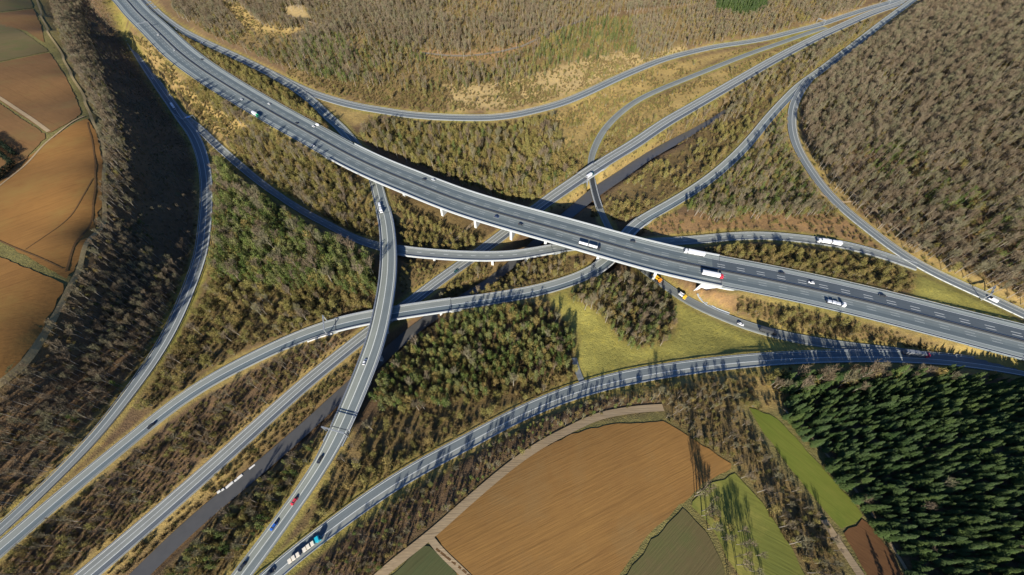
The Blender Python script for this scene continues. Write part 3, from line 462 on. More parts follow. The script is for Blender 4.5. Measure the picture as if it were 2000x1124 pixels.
class MB:
    def __init__(s): s.v = []; s.f = []
    def add(s, v, f):
        k = len(s.v); s.v += [tuple(p) for p in v]; s.f += [tuple(i+k for i in q) for q in f]; return s
    def box(s, x0, x1, y0, y1, z0, z1, tx=0., ty=0.):
        """a box whose top is drawn in by tx, ty"""
        v = [(x0,y0,z0),(x1,y0,z0),(x1,y1,z0),(x0,y1,z0),(x0+tx,y0+ty,z1),(x1-tx,y0+ty,z1),(x1-tx,y1-ty,z1),(x0+tx,y1-ty,z1)]
        return s.add(v, [(3,2,1,0),(4,5,6,7),(0,1,5,4),(1,2,6,5),(2,3,7,6),(3,0,4,7)])
    def obox(s, c0, t, n, a0, a1, b0, b1, z0, z1):
        """a box in a frame of a point, a tangent and a normal"""
        v = []
        for z in (z0, z1):
            for a, b in ((a0,b0),(a1,b0),(a1,b1),(a0,b1)): v.append((c0[0]+t[0]*a+n[0]*b, c0[1]+t[1]*a+n[1]*b, z))
        return s.add(v, [(3,2,1,0),(4,5,6,7),(0,1,5,4),(1,2,6,5),(2,3,7,6),(3,0,4,7)])
    def tube(s, p, q, r0, r1, n=6):
        p = np.array(p, float); q = np.array(q, float); d = q-p; d /= np.linalg.norm(d)+1e-9
        a = np.cross(d, (0,0,1.) if abs(d[2]) < .9 else (1.,0,0)); a /= np.linalg.norm(a); b = np.cross(d, a); v = []
        for c0, r in ((p, r0), (q, r1)):
            for k in range(n): an = 2*math.pi*k/n; v.append(c0+r*(math.cos(an)*a+math.sin(an)*b))
        return s.add(v, [(k, (k+1) % n, n+(k+1) % n, n+k) for k in range(n)]+[tuple(range(n))[::-1], tuple(range(n, 2*n))])
    def prism(s, prof, y0, y1, inset=0.):
        """a side profile (x, z) pulled across y"""
        n = len(prof); v = [(x, y0, z) for x, z in prof]+[(x, y1, z) for x, z in prof]
        return s.add(v, [tuple(range(n)), tuple(range(n, 2*n))[::-1]]+[(k, n+k, n+(k+1) % n, (k+1) % n) for k in range(n)])
    def build(s, name, mat, parent=None, smooth_=False): return obj(name, s.v, s.f, mat, parent, None, smooth_)
def ribbon(P, N, prof, s, closed=False):
    """sweep a cross-section of (offset, dz) along points; returns verts, faces, uv"""
    k = len(prof); n = len(P); V = []; UV = []; Fc = []
    for i in range(n):
        for o, dz in prof: V.append((P[i,0]+N[i,0]*o, P[i,1]+N[i,1]*o, P[i,2]+dz)); UV.append((o, s[i]))
    m = k if closed else k-1
    for i in range(n-1):
        for j in range(m):
            a = i*k+j; b = i*k+(j+1) % k; Fc.append((b, a, a+k, b+k))
    if closed: Fc += [tuple(range(k)), tuple(range((n-1)*k, n*k))[::-1]]
    return V, Fc, UV
# ------------------------------------------------------------------ the ground
PXg, PYg, dep = proj(np.stack([XX, YY, ZZ], -1))
behind = (YY*CP-(ZZ-H)*SP) < 1
covr = np.zeros(XX.shape+(3,)); covr[:] = COVER['litter']
for nm, poly, mixd, cv in REG:
    covr[inpoly(PXg, PYg, poly) & ~behind] = COVER[cv]
for k in range(2):
    p = np.pad(covr, ((1,1),(1,1),(0,0)), 'edge'); covr = (p[1:-1,1:-1]*2+p[:-2,1:-1]+p[2:,1:-1]+p[1:-1,:-2]+p[1:-1,2:])/6
vn = vnoise(XX, YY, 22, 5); vn2 = vnoise(XX, YY, 60, 6)
vw = np.clip(1-(DALL-1.6-3.2*vn)/2.2, 0, 1)[..., None]*.85
vc = np.array(COVER['verge'])*(1-vn2[..., None])+np.array(COVER['dry'])*vn2[..., None]
covr = covr*(1-vw)+vc*vw
near_field = np.zeros(XX.shape, bool)
fv = [(XX[j, i], YY[j, i], ZZ[j, i]) for j in range(len(GY)) for i in range(len(GX))]
W_ = len(GX)
ff = [(j*W_+i, j*W_+i+1, (j+1)*W_+i+1, (j+1)*W_+i) for j in range(len(GY)-1) for i in range(W_-1)]
terr = obj('terrain', fv, ff, ground_mat(), smooth_=True); tag(terr, kind='structure')
at = terr.data.attributes.new('cover', 'FLOAT_COLOR', 'POINT')
at.data.foreach_set('color', np.concatenate([covr.reshape(-1, 3), np.ones((covr.size//3, 1))], 1).astype(np.float32).ravel())
FIELDMASK = []
for nm, mt, poly, wob in FIELDS:
    pp = np.array(poly+poly[:1], float); d, _ = resample(pp, 7); d = d[:-1]
    G = ground(d[:, 0], d[:, 1])[:, :2]
    G, _ = resample(np.concatenate([G, G[:1]]), 4.0); G = G[:-1]
    G = G+rng.normal(size=G.shape)*.38
    x0, y0 = G.min(0); x1, y1 = G.max(0)
    gx, gy = np.meshgrid(np.arange(x0, x1, 4.), np.arange(y0, y1, 4.))
    ins = inpoly(gx, gy, G); gp = np.stack([gx[ins], gy[ins]], 1)
    dmin = np.array([np.min(np.hypot(G[:, 0]-a, G[:, 1]-b)) for a, b in gp]) if len(gp) else np.zeros(0)
    gp = gp[dmin > 2.2]
    allp = [Vector(p) for p in np.concatenate([G, gp])]; n = len(G)
    r = delaunay_2d_cdt(allp, [(k, (k+1) % n) for k in range(n)], [], 1, 1e-4)
    vv = np.array([(p.x, p.y) for p in r[0]]); zz = tz(vv[:, 0], vv[:, 1])+.32
    o = obj(nm, np.column_stack([vv, zz]), r[2], FM[mt], smooth_=True); tag(o, kind='structure')
    if o.data.polygons[0].normal.z < 0: o.data.flip_normals()
    FIELDMASK.append(G)
TRACKP = []
for nm, poly, w, mt in TRACKS:
    p = np.array(poly, float); G = ground(p[:, 0], p[:, 1]); P, s = resample(catmull(G), 3.); P = smooth(P, 2); P, s = resample(P, 3.)
    T = np.gradient(P, axis=0); T[:, 2] = 0; T /= np.linalg.norm(T, axis=1)[:, None]; N = np.stack([-T[:, 1], T[:, 0], 0*T[:, 0]], 1)
    V = []; Fc = []; UV = []; offs = [-w/2, -w/6, w/6, w/2]
    for i in range(len(P)):
        for o_ in offs:
            x, y = P[i,0]+N[i,0]*o_, P[i,1]+N[i,1]*o_; V.append((x, y, float(tz(x, y))+.48)); UV.append((o_, s[i]))
    for i in range(len(P)-1):
        for j in range(3): a = i*4+j; Fc.append((a+1, a, a+4, a+5))
    o = obj(nm, V, Fc, dict(track=MAT_TRACK, grassy=MAT_GRASSY, darktrack=MAT_DARKTRACK, asphalt=RM['asphalt'], wheel=MAT_WHEEL)[mt], uv=UV); tag(o, kind='structure')
    TRACKP.append((P, w))
# river
t = NT('river_water', .3, .5); co = t.coord(); n = t.noise(co, .25, 4.); t.bump(t.noise(co, 1.2, 4.), .12, .1)
WATER = t.out(t.mix(n, (.060,.060,.056), (.092,.088,.080)))
Pw = RIVER.P.copy(); V, Fc, UV = ribbon(Pw, RIVER.NS, [(-5.2,0),(-2.5,0),(0,0),(2.5,0),(5.2,0)], RIVER.s)
tag(obj('river', V, Fc, WATER, uv=UV), kind='structure')
# ------------------------------------------------------------------ road surfaces
ORDER = ['valley_road','river_ramp','western_ramp','loop_ramp','northern_ramp','crossing_ramp','southern_ramp','underpass_road','hillside_slip_road','motorway']
for k, nm in enumerate(ORDER):
    r = ROADS[nm]; h = r.w/2; P = r.P.copy(); P[:, 2] += .02*k
    V, Fc, UV = ribbon(P, r.NS, [(-h-.5,-1.0),(-h,0),(-h*.5,.03),(0,.05),(h*.5,.03),(h,0),(h+.5,-1.0)], r.s)
    tag(obj(nm, V, Fc, RM[ROADMAT[nm]], uv=UV), kind='structure')
# ------------------------------------------------------------------ bridges
def bridge(name, label, rname, bi, depth=1.8, piers=(), cols=1, parw=.45, parh=1.0, overhang=.8, girder=.55, group=None, cut=0):
    r = ROADS[rname]; i0, i1 = r.bridges[bi]; P = r.P[i0:i1+1].copy(); N = r.NS[i0:i1+1]; s = r.s[i0:i1+1]; h = r.w/2
    root = empty(name, (0,0,0)); tag(root, label, 'bridge', group)
    e = h+overhang
    V, Fc, UV = ribbon(P, N, [(-e,-.14),(e,-.14),(e,-.75),(h*.62,-1.05),(h*girder,-depth),(-h*girder,-depth),(-h*.62,-1.05),(-e,-.75)], s, True)
    obj('deck', V, Fc, CONCD, root)
    for sd in (-1, 1):
        a, b = sd*(h+overhang-.75), sd*(h+overhang)
        V, Fc, UV = ribbon(P, N, [(a,-.1),(a,.18),(b,.18),(b,-.1)], s, True); obj('edge_beam', V, Fc, CONC, root)
        c0 = sd*(h+overhang-.42)
        V, Fc, UV = ribbon(P, N, [(c0-.09,.2),(c0-.09,parh),(c0+.09,parh),(c0+.09,.2)], s, True); obj('parapet', V, Fc, STEEL, root)
    for q in piers:
        k = int(np.argmin((r.px-q[0])**2+(r.py-q[1])**2)); p = r.P[k]; tn = r.T[k]; nn = r.NS[k]
        sp = np.linspace(-h*.52, h*.52, cols) if cols > 1 else [0]
        for o_ in sp:
            m = MB()
            x, y = p[0]+nn[0]*o_, p[1]+nn[1]*o_; zb = float(tz(x, y))-1.0; hw = 1.1 if cols > 1 else 1.0; ln = h*.24 if cols > 1 else h*.45
            m.obox((x, y), tn, nn, -hw, hw, -ln, ln, zb, p[2]-depth+.05)
            m.obox((x, y), tn, nn, -hw-.35, hw+.35, -ln-.5, ln+.5, p[2]-depth-.55, p[2]-depth+.04)
            m.build('pier', CONC, root)
    for k, sg in ((i0, 1), (i1, -1)):
        p = r.P[k]; tn = r.T[k]*sg; nn = r.NS[k]; m = MB(); zb = min(float(tz(p[0]+nn[0]*o_, p[1]+nn[1]*o_)) for o_ in (-h, 0, h))-2
        m.obox(p, tn, nn, -2.2, .8, -e, e, min(zb, p[2]-5), p[2]-.9)
        for sd in (-1, 1): m.obox(p, tn, nn, -9, -2.2, sd*e-(.6 if sd > 0 else 0), sd*e+(.6 if sd < 0 else 0), min(zb, p[2]-5), p[2]-.3)
        m.build('abutment', CONCD, root)
        V, Fc, UV = ribbon(r.P[k-1:k+2]*1.0, r.N[k-1:k+2], [(-h,.16),(h,.16)], r.s[k-1:k+2]); m = MB()
        m.obox(p, tn, nn, -.14, .14, -h+.3, h-.3, p[2]+.1, p[2]+.235); m.build('expansion_joint', DARKST, root)
    return root
vd = bridge('viaduct', 'long grey motorway viaduct on pale piers crossing the whole valley', 'motorway', 0, depth=2.4, piers=[(722,324),(800,355),(872,384),(940,408),(1005,427),(1072,445),(1180,476),(1290,505)], cols=2, parh=1.7, parw=.2, overhang=1.0)
r = ROADS['motorway']; i0, i1 = r.bridges[0]
bridge('overpass', 'curved grey ramp bridge crossing over the valley road and river from top to bottom', 'crossing_ramp', 0, depth=1.7, piers=[(757,470),(757,545),(742,632),(728,680),(709,735),(690,780)])
bridge('overpass', 'narrow pale ramp bridge just south of the long viaduct', 'loop_ramp', 0, depth=1.6, piers=[(850,497),(960,501),(1030,496)])
bridge('overpass', 'pale ramp bridge over the river beneath the curved crossing ramp', 'river_ramp', 0, depth=1.6, piers=[(745,616),(862,598)])
bridge('overpass', 'short ramp bridge beneath the middle of the viaduct', 'river_ramp', 1, depth=1.5, piers=[])
bridge('overpass', 'short bridge of the valley road over the loop road north of the viaduct', 'valley_road', 0, depth=1.3, piers=[])
bridge('overpass', 'small low road bridge over the river in the shade of the viaduct', 'underpass_road', 0, depth=1.0, piers=[], parh=.4)
# sunlit slope paving of the eastern abutment, a part of the viaduct
k = i1; p = r.P[k]; tn = r.T[k]; nn = r.N[k]; sg = -1 if (p+nn*10)[1] > p[1] else 1
EAST = (p, tn, nn, sg)
m = MB(); e = sg*17.4; q0 = p[:2]+nn[:2]*e
def pt(a, b, z): return (p[0]+tn[0]*a+nn[0]*(e+sg*b), p[1]+tn[1]*a+nn[1]*(e+sg*b), z)
m.add([pt(-15,.35,p[2]-1.0), pt(13,.35,p[2]-1.2), pt(-18,2.2,p[2]-8.6), pt(-15,-.4,p[2]-1.0), pt(13,-.4,p[2]-1.2), pt(-18,1.2,p[2]-8.6), pt(13,.7,p[2]-3.2), pt(13,0,p[2]-3.2)],
      [(0,2,6,1),(3,4,7,5),(0,1,4,3),(0,3,5,2),(2,5,7,6),(1,6,7,4)])
m.build('wing_wall', PALE, vd)
# median barrier and guard rails
def rail(rname, off, name, label, i0=0, i1=None, h=.8, posts=True, mat=STEEL, th=.16, cat='guard rail', group=None):
    r = ROADS[rname]; P = r.P[i0:i1]; N = r.NS[i0:i1]; s = r.s[i0:i1]; root = empty(name); tag(root, label, cat, group)
    V, Fc, UV = ribbon(P, N, [(off-th,h-.32),(off-th,h),(off+th,h),(off+th,h-.32)], s, True); obj('rail', V, Fc, mat, root)
    if posts:
        m = MB()
        for i in range(0, len(P), 2):
            m.obox((P[i,0]+N[i,0]*off, P[i,1]+N[i,1]*off), r.T[i0+i], N[i], -.08, .08, -.06, .06, P[i,2]-.6, P[i,2]+h-.3)
        o = m.build('post_row', mat, root); o['kind'] = 'stuff'
    return root
r = ROADS['motorway']; root = empty('median_barrier'); tag(root, 'dark double rail dividing the two motorway carriageways', 'barrier')
for o_ in (-.6, .6):
    V, Fc, UV = ribbon(r.P, r.N, [(o_-.18,.1),(o_-.14,.95),(o_+.14,.95),(o_+.18,.1)], r.s, True); obj('rail', V, Fc, DARKST, root)
for o_, w_ in ((17.0,'north'),(-17.0,'south')):
    rail('motorway', o_, 'guard_rail', f'low grey rail along the {w_} edge of the western motorway', 0, i0)
    rail('motorway', o_, 'guard_rail', f'low grey rail along the {w_} edge of the eastern motorway', i1)
for nm, lab in (('western_ramp','ramp below the left wood'),('crossing_ramp','curved crossing ramp'),('southern_ramp','bottom ramp beside the brown field'),('river_ramp','ramp over the river'),('northern_ramp','northern ramp'),('valley_road','straight valley road'),('loop_ramp','loop ramp'),('hillside_slip_road','slip road under the right wood')):
    rr = ROADS[nm]
    for sd, w_ in ((1,'upper'),(-1,'lower')):
        rail(nm, sd*(rr.w/2+.35 if not rr.bridges else rr.w/2-.1), 'guard_rail', f'thin grey rail on the {w_} side of the {lab}')
# ------------------------------------------------------------------ trees
BARK = M('bark', (.27,.235,.185), .9, .1, var=.3)
TWIG = foliage_mat('bare_twigs', (.150,.108,.066), (.235,.185,.118), (.185,.172,.095))
HEDGE = foliage_mat('hedge_leaves', (.012,.020,.010), (.022,.032,.014))
BUSH = foliage_mat('budding_twigs', (.145,.124,.032), (.275,.242,.072), (.255,.178,.060))
PINE = foliage_mat('pine_needles', (.046,.072,.014), (.140,.168,.040), (.175,.172,.06))
SPRU = foliage_mat('spruce_needles', (.024,.046,.011), (.076,.104,.025), (.050,.078,.026))
SHRB = foliage_mat('shrub_twigs', (.125,.085,.036), (.225,.160,.062), (.165,.150,.042))
def unit(r, n):
    v = r.normal(size=(n, 3)); return v/np.linalg.norm(v, axis=1)[:, None]
def leaves(r, C, size, flat=0.):
    """small four-cornered leaf clusters at the points C, turned at random"""
    n = len(C); a = unit(r, n); b = unit(r, n); b -= a*(a*b).sum(1)[:, None]; b /= np.linalg.norm(b, axis=1)[:, None]+1e-9
    sz = size*(.6+.8*r.random(n))[:, None]; a[:, 2] *= 1-flat; b[:, 2] *= 1-flat
    V = np.stack([C-a*sz, C-b*sz*.7, C+a*sz, C+b*sz*.7], 1).reshape(-1, 3)
    return V, np.arange(n*4).reshape(n, 4)
def twigs(r, S, D, ln, wd):
    """thin three-cornered twigs starting at S along D"""
    n = len(S); L = ln*(.6+.8*r.random(n))[:, None]; side = np.cross(D, unit(r, n)); side /= np.linalg.norm(side, axis=1)[:, None]+1e-9
    V = np.stack([S-side*wd, S+side*wd, S+D*L], 1).reshape(-1, 3); return V, np.arange(n*3).reshape(n, 3)
def mesh_of(name, parts, mat):
    V = []; Fc = []; k = 0
    for v, f in parts:
        V.append(np.asarray(v, float)); Fc += (np.asarray(f)+k).tolist() if not isinstance(f, list) else [[i+k for i in q] for q in f]; k += len(v)
    me = bpy.data.meshes.new(name); me.from_pydata(np.concatenate(V).tolist(), [], Fc); me.materials.append(mat); return me
def tube_part(*segs):
    m = MB()
    for p, q, r0, r1 in segs: m.tube(p, q, r0, r1, 5)
    return np.array(m.v), [list(f) for f in m.f]
def bare(seed, h=16., rad=2.9, thin=1.):
    """an upright crown of steep limbs, see-through"""
    r = np.random.default_rng(seed); fork = h*(.28+.12*r.random()); lean = r.normal(size=2)*.5
    top = np.array([lean[0], lean[1], h*.86]); f0 = np.array([lean[0]*.3, lean[1]*.3, fork])
    trunk = tube_part(((0,0,-.8), f0, .26, .20), (f0, top, .20, .05)); segs = []; S = []; D = []
    for k in range(12):
        t = r.random()**.9*.85; st = f0+(top-f0)*t; an = k*2.4+r.random()*.7; out = rad*(1.1-.6*t)*(.5+.6*r.random())
        en = st+np.array([math.cos(an)*out, math.sin(an)*out, h*(.20+.24*r.random())]); en[2] = min(en[2], h*(.9+.1*r.random()))
        mid = st*.5+en*.5+np.array([math.cos(an), math.sin(an), 0])*out*.2
        segs += [(st, mid, .11, .08), (mid, en, .08, .03)]; ax = (en-st)/np.linalg.norm(en-st)
        for q in range(20):
            u = .3+.75*r.random(); pnt = (st+(mid-st)*u*2 if u < .5 else mid+(en-mid)*(u-.5)*2); d = unit(r, 1)[0]*.75; d[2] = abs(d[2])*.6+.25; d += ax*.7
            S.append(pnt); D.append(d/np.linalg.norm(d))
    S = np.array(S); D = np.array(D); tw = twigs(r, S, D, 2.0, .075*thin)
    E = S+D*1.2; k = r.permutation(len(E))[:150]; D2 = D[k]*.8+unit(r, len(k))*.7; D2 /= np.linalg.norm(D2, axis=1)[:, None]
    return trunk, [tube_part(*segs), tw, twigs(r, E[k], D2, 1.3, .06*thin)]
def cloud(r, h, rad, z0, nclump, per, spread, size, taper=0., flat=0.):
    C = []
    for k in range(nclump):
        z = z0+(h-z0)*(k+.5)/nclump; u = (z-z0)/(h-z0); prof = (math.sin(math.pi*min(1, .12+u*.88))**.6) if not taper else (1-u)**taper*min(1, .35+u*4)
        an = r.random()*6.283; rr = rad*prof*(.35+.5*r.random()); c0 = np.array([math.cos(an)*rr, math.sin(an)*rr, z])
        C.append(c0+r.normal(size=(per, 3))*spread*np.array([1,1,.8]))
    return leaves(r, np.concatenate(C), size, flat)
def bushy(seed, h=10., rad=3.1):
    r = np.random.default_rng(seed); segs = []; S = []; D = []
    for k in range(6):
        an = k*1.05+r.random(); e = np.array([math.cos(an)*rad*.55, math.sin(an)*rad*.55, h*(.6+.25*r.random())]); segs.append(((math.cos(an)*.25, math.sin(an)*.25, -.5), e, .11, .03))
        for q in range(32):
            u = .35+.65*r.random(); d = unit(r, 1)[0]; d[2] = abs(d[2])+.35; S.append(e*u); D.append(d/np.linalg.norm(d))
    cl = cloud(r, h, rad, h*.15, 26, 15, rad*.20, .25)
    return tube_part(*segs), [cl, twigs(r, np.array(S), np.array(D), 2.2, .09)]
def pine(seed, h=13., rad=2.2):
    r = np.random.default_rng(seed)
    return tube_part(((0,0,-.6), (r.normal()*.2, r.normal()*.2, h*.93), .19, .04)), [cloud(r, h, rad, h*.2, 26, 18, rad*.26, .29, .6, .2)]
def spruce(seed, h=14., rad=2.7):
    r = np.random.default_rng(seed); trunk = tube_part(((0,0,-.8), (0,0,h*.97), .28, .03)); V = []; Fc = []; k = 0
    z = h*.16
    while z < h*.985:
        u = (z-h*.16)/(h*.84); L = rad*(1-u)**.78*(.70+.5*r.random())+.2; nb = 6+int(5*(1-u)); a0 = r.random()*6.28
        for b in range(nb):
            an = a0+b*6.283/nb+r.normal()*.16; l = L*(.5+.65*r.random()); dx, dy = math.cos(an), math.sin(an); sx, sy = -dy, dx; dr = -.16-.22*(1-u)+r.normal()*.07; wd = .30+.20*l*.5
            # a drooping bough of three fronds with hanging sides
            for fr, sc, la in ((0,1.,0.), (.55,.66,.34), (-.55,.66,.30)):
                fx, fy = dx*math.cos(fr)-dy*math.sin(fr), dx*math.sin(fr)+dy*math.cos(fr); gx, gy = -fy, fx; o = np.array([dx*l*la, dy*l*la, z+dr*l*la]); q = l*sc
                p1 = o+np.array([fx*q*.5, fy*q*.5, dr*q*.5+.16]); p2 = o+np.array([fx*q, fy*q, dr*q])
                w1 = wd*.62*sc
                V += [o, p1+np.array([gx*w1, gy*w1, -.20]), p2, p1-np.array([gx*w1, gy*w1, .20]), p1]
                Fc += [[k, k+1, k+4], [k+1, k+2, k+4], [k+2, k+3, k+4], [k+3, k, k+4]]; k += 5
        z += (.5+.4*(1-u))*(.8+.4*r.random())
    V += [np.array([.12,0,h*.95]), np.array([-.12,.1,h*.95]), np.array([0,0,h+.5])]; Fc.append([k, k+1, k+2])
    return trunk, [(np.array(V), Fc)]
def shrub(seed, h=3.4, rad=1.8):
    r = np.random.default_rng(seed); n = 130; an = r.random(n)*6.283; rr = rad*.45*np.sqrt(r.random(n)); S = np.stack([np.cos(an)*rr, np.sin(an)*rr, r.random(n)*h*.35-.2], 1)
    D = unit(r, n); D[:, 2] = np.abs(D[:, 2])+.6; D /= np.linalg.norm(D, axis=1)[:, None]
    st = tube_part(*[((0,0,-.4), (math.cos(k*1.6)*rad*.4, math.sin(k*1.6)*rad*.4, h*.6), .05, .02) for k in range(4)])
    return st, [twigs(r, S, D, h*.55, .085), cloud(r, h*.92, rad, h*.15, 9, 9, rad*.24, .22)]
KIND = {  # builder, seeds, materials, raster, mean height factor, spread, name, mass name, category
 'bare': (bare, 4, TWIG, 3.9), 'bushy': (bushy, 4, BUSH, 3.9), 'pine': (pine, 3, PINE, 3.5), 'spruce': (spruce, 5, SPRU, 3.1), 'shrub': (shrub, 3, SHRB, 2.3)}
NAMES = dict(bare='bare_tree', bushy='bushy_tree', pine='pine_tree', spruce='spruce_tree', shrub='shrub')
MASS = dict(bare='bare_wood', bushy='budding_thicket', pine='pine_wood', spruce='spruce_wood', shrub='shrubbery')
HGT = dict(bare=16., bushy=10., pine=13., spruce=14., shrub=3.4)
# scale of a kind in a region: (mean, spread)
SCALE = dict(west_wood=(0.574,.25), right_wood=(0.656,.3), right_wood_green=(0.672,.3), south_band=(0.40,.25), hedge_wood=(0.40,.25), meadow_clump=(0.640,.25), centre_pines=(0.754,.25), west_mix=(1.0,.25),
             spruces=(.64,.30), north_wood=(0.607,.2), far_slope=(0.574,.2), north_slope=(0.615,.25), middle_edge=(1.05,.2), middle_strip=(.72,.25), ramp_strip=(.85,.2), centre_north=(0.836,.28), river_pines=(0.590,.25), spruce_fringe=(1.000,.2), east_mix=(0.656,.25), far_spruce=(0.800,.15), centre_brush=(0.590,.25), under_west=(0.656,.2), under_mid=(0.574,.2),
             west_brush=(0.508,.22), west_valley=(0.344,.25), copse=(0.574,.2), south_strip=(0.656,.25), east_strip=(0.656,.25))
PROTO = {}
PATCHY = dict(north_wood=.6, north_slope=.8, far_slope=.6, middle_strip=.5, west_scrub=.6, centre_scrub=.6, west_brush=.5, river_meadow=.85, upper_river=.6, loop_inside=.9, loop_outside=.9, right_wood=.42, right_wood_green=.3, track_head=.5, south_band=.35, spruces=.12, spruce_fringe=.2, centre_north=.4, east_mix=.5, centre_gold=.8, rock_cut=.7, middle_gold=.7)
for kd, (fn, ns, mat, cell) in KIND.items():
    PROTO[kd] = []
    for q in range(ns):
        tr, cr = fn(100*len(PROTO)+q)
        PROTO[kd].append((mesh_of('trunk', [tr], BARK), mesh_of('crown', cr, mat)))
BLOCK = np.minimum(DANY, 1e6)
DVIA = field_of(ROADS['motorway'], range(*ROADS['motorway'].bridges[0]), 40)[0]-16.5
PTS = {k: [] for k in KIND}
def scatter(kd):
    cell = KIND[kd][3]; gx, gy = np.meshgrid(np.arange(-1500, 1300, cell), np.arange(-70, 1500, cell))
    r = np.random.default_rng(sum(map(ord, kd)))
    x = (gx+(r.random(gx.shape)-.5)*cell*.9).ravel(); y = (gy+(r.random(gx.shape)-.5)*cell*.9).ravel(); z = tz(x, y)
    px, py, d = proj(np.stack([x, y, z], -1)); ok = ((y*CP-(z-H)*SP) > 5) & (px > -260) & (px < 2260) & (py > -130) & (py < 1290)
    x, y, z, px, py = x[ok], y[ok], z[ok], px[ok], py[ok]
    def region_of(qx, qy):
        g = np.full(len(qx), -1)
        for i, (nm, poly, mx, cv) in enumerate(REG): g[inpoly(qx, qy, poly)] = i
        return g
    reg0 = region_of(px, py)
    sc = np.array([SCALE.get(REG[i][0] if i >= 0 else '', (.72,.28)) for i in reg0]).reshape(-1, 2); s = sc[:, 0]*(1+sc[:, 1]*np.clip(r.normal(size=len(x)), -1.8, 1.8))
    cx_, cy_, cd = proj(np.stack([x, y, z+HGT[kd]*s*.68], -1)); reg = region_of(cx_, cy_)
    prob = np.array([REG[i][2].get(kd, 0) if i >= 0 else 0 for i in reg]); dens = .7+.6*vnoise(x, y, 26, 9+len(kd)); big = vnoise(x, y, 38, 21)*.65+vnoise(x, y, 15, 22)*.35
    pat = np.array([PATCHY.get(REG[i][0], .25) if i >= 0 else 0 for i in reg]); dens = dens*(1-pat+pat*np.clip((big-.36)*6, 0, 1.25)); keep = (r.random(len(x)) < prob*dens)
    x, y, z, s, reg, px, py, cd = [q[keep] for q in (x, y, z, s, reg, px, py, cd)]
    open_ = np.ones(len(x), bool)                                 # crowns do not stand before a carriageway that the photo shows clear
    TOPS = [proj(np.stack([x, y, z+HGT[kd]*s*q], -1)) for q in ((.5, .93) if kd != 'shrub' else (.9,))]
    for rn, rr in ROADS.items():
        for k in range(0, len(rr.P), 2):
            if rn == 'river' and 830 < rr.px[k] < 1120 or rn == 'loop_ramp' and 440 < rr.px[k] < 715: continue
            if not (-50 < rr.px[k] < 2050 and -30 < rr.py[k] < 1150): continue
            dd = float(rr.P[k,1]*CP-(rr.P[k,2]-H)*SP); hw = (rr.W[k]*.5-.2)*F/dd
            for tx, ty, td in TOPS: open_ &= ~(((tx-rr.px[k])**2+(ty-rr.py[k])**2 < hw*hw) & (td < dd+6))
    keep = open_; x, y, z, s, reg, px, py = [q[keep] for q in (x, y, z, s, reg, px, py)]
    crown = dict(bare=3.2, bushy=3.0, pine=2.2, spruce=3.4, shrub=1.5)[kd]*s
    keep = grid_at(BLOCK, x, y) > crown*.75+1.2
    if kd != 'shrub': keep &= grid_at(DVIA, x, y) > 8
    for P, w in TRACKP:
        dm = np.full(len(x), 1e6)
        for q in P[::2]: dm = np.minimum(dm, np.hypot(x-q[0], y-q[1]))
        keep &= dm > w/2+crown*.5
    cop = np.array([REG[i][0] == 'copse' for i in reg])
    for G in FIELDMASK: keep &= ~inpoly(x, y, G) | cop
    return x[keep], y[keep], z[keep], s[keep], reg[keep], px[keep], py[keep], r
LAB = dict(bare='bare {} tree', bushy='olive yellow budding {} tree', pine='green {} pine', spruce='dark green {} spruce', shrub='{} brown shrub')
WHERE = dict(middle_edge='row along the near edge of the western motorway', track_head='golden patch at the head of the grass strip', clearing='small clearing on the far hill', west_valley='shaded valley by the left ramp', right_wood='wood on the right hillside', right_wood_green='mixed green patch of the right hillside wood', right_cut='cutting above the slip road', north_wood='wood on the far hill', north_slope='slope above the northern ramp',
 north_green='green patch above the northern ramp', rock_cut='pale rock cutting', north_verge='verge of the northern ramp', far_slope='far orange slope', far_spruce='far dark patch', ramp_strip='strip between motorway and northern ramp', centre_north='copse north of the viaduct',
 centre_gold='golden slope north of the viaduct', loop_inside='golden ground inside the loop road', loop_outside='golden ground above the loop road', river_meadow='meadow between river and ramp east', upper_river='upper riverside', river_bank='bank beside the valley road',
 east_mix='grey green wood east of the river ramp', east_orange='orange bank east of the viaduct', east_strip='strip north of the eastern motorway', south_strip='strip south of the eastern motorway', abutment_slope='slope below the abutment', meadow_clump='clump inside the green meadow', west_wood='dark wood below the left fields',
 west_mix='mixed triangle wood west of the crossing ramp', west_scrub='scrub west of the crossing ramp', middle_strip='strip south of the western motorway', middle_gold='golden bank south of the western motorway', under_west='ground under the viaduct west', under_mid='patch between the ramps', centre_brush='brush between the two ramp bridges',
 centre_pines='mixed wood south of the river bridge', centre_scrub='scrub south of the mixed wood', west_brush='brush left of the valley road', bank_brush='river bank by the valley road', river_pines='river bank by the crossing ramp', south_band='tree belt along the brown field', band_gold='golden verge of the bottom ramp',
 hedge_wood='hedge wood beside the grass strip', copse='copse on the rough meadow', spruces='dense stand at the bottom', spruce_fringe='fringe above the spruce stand')
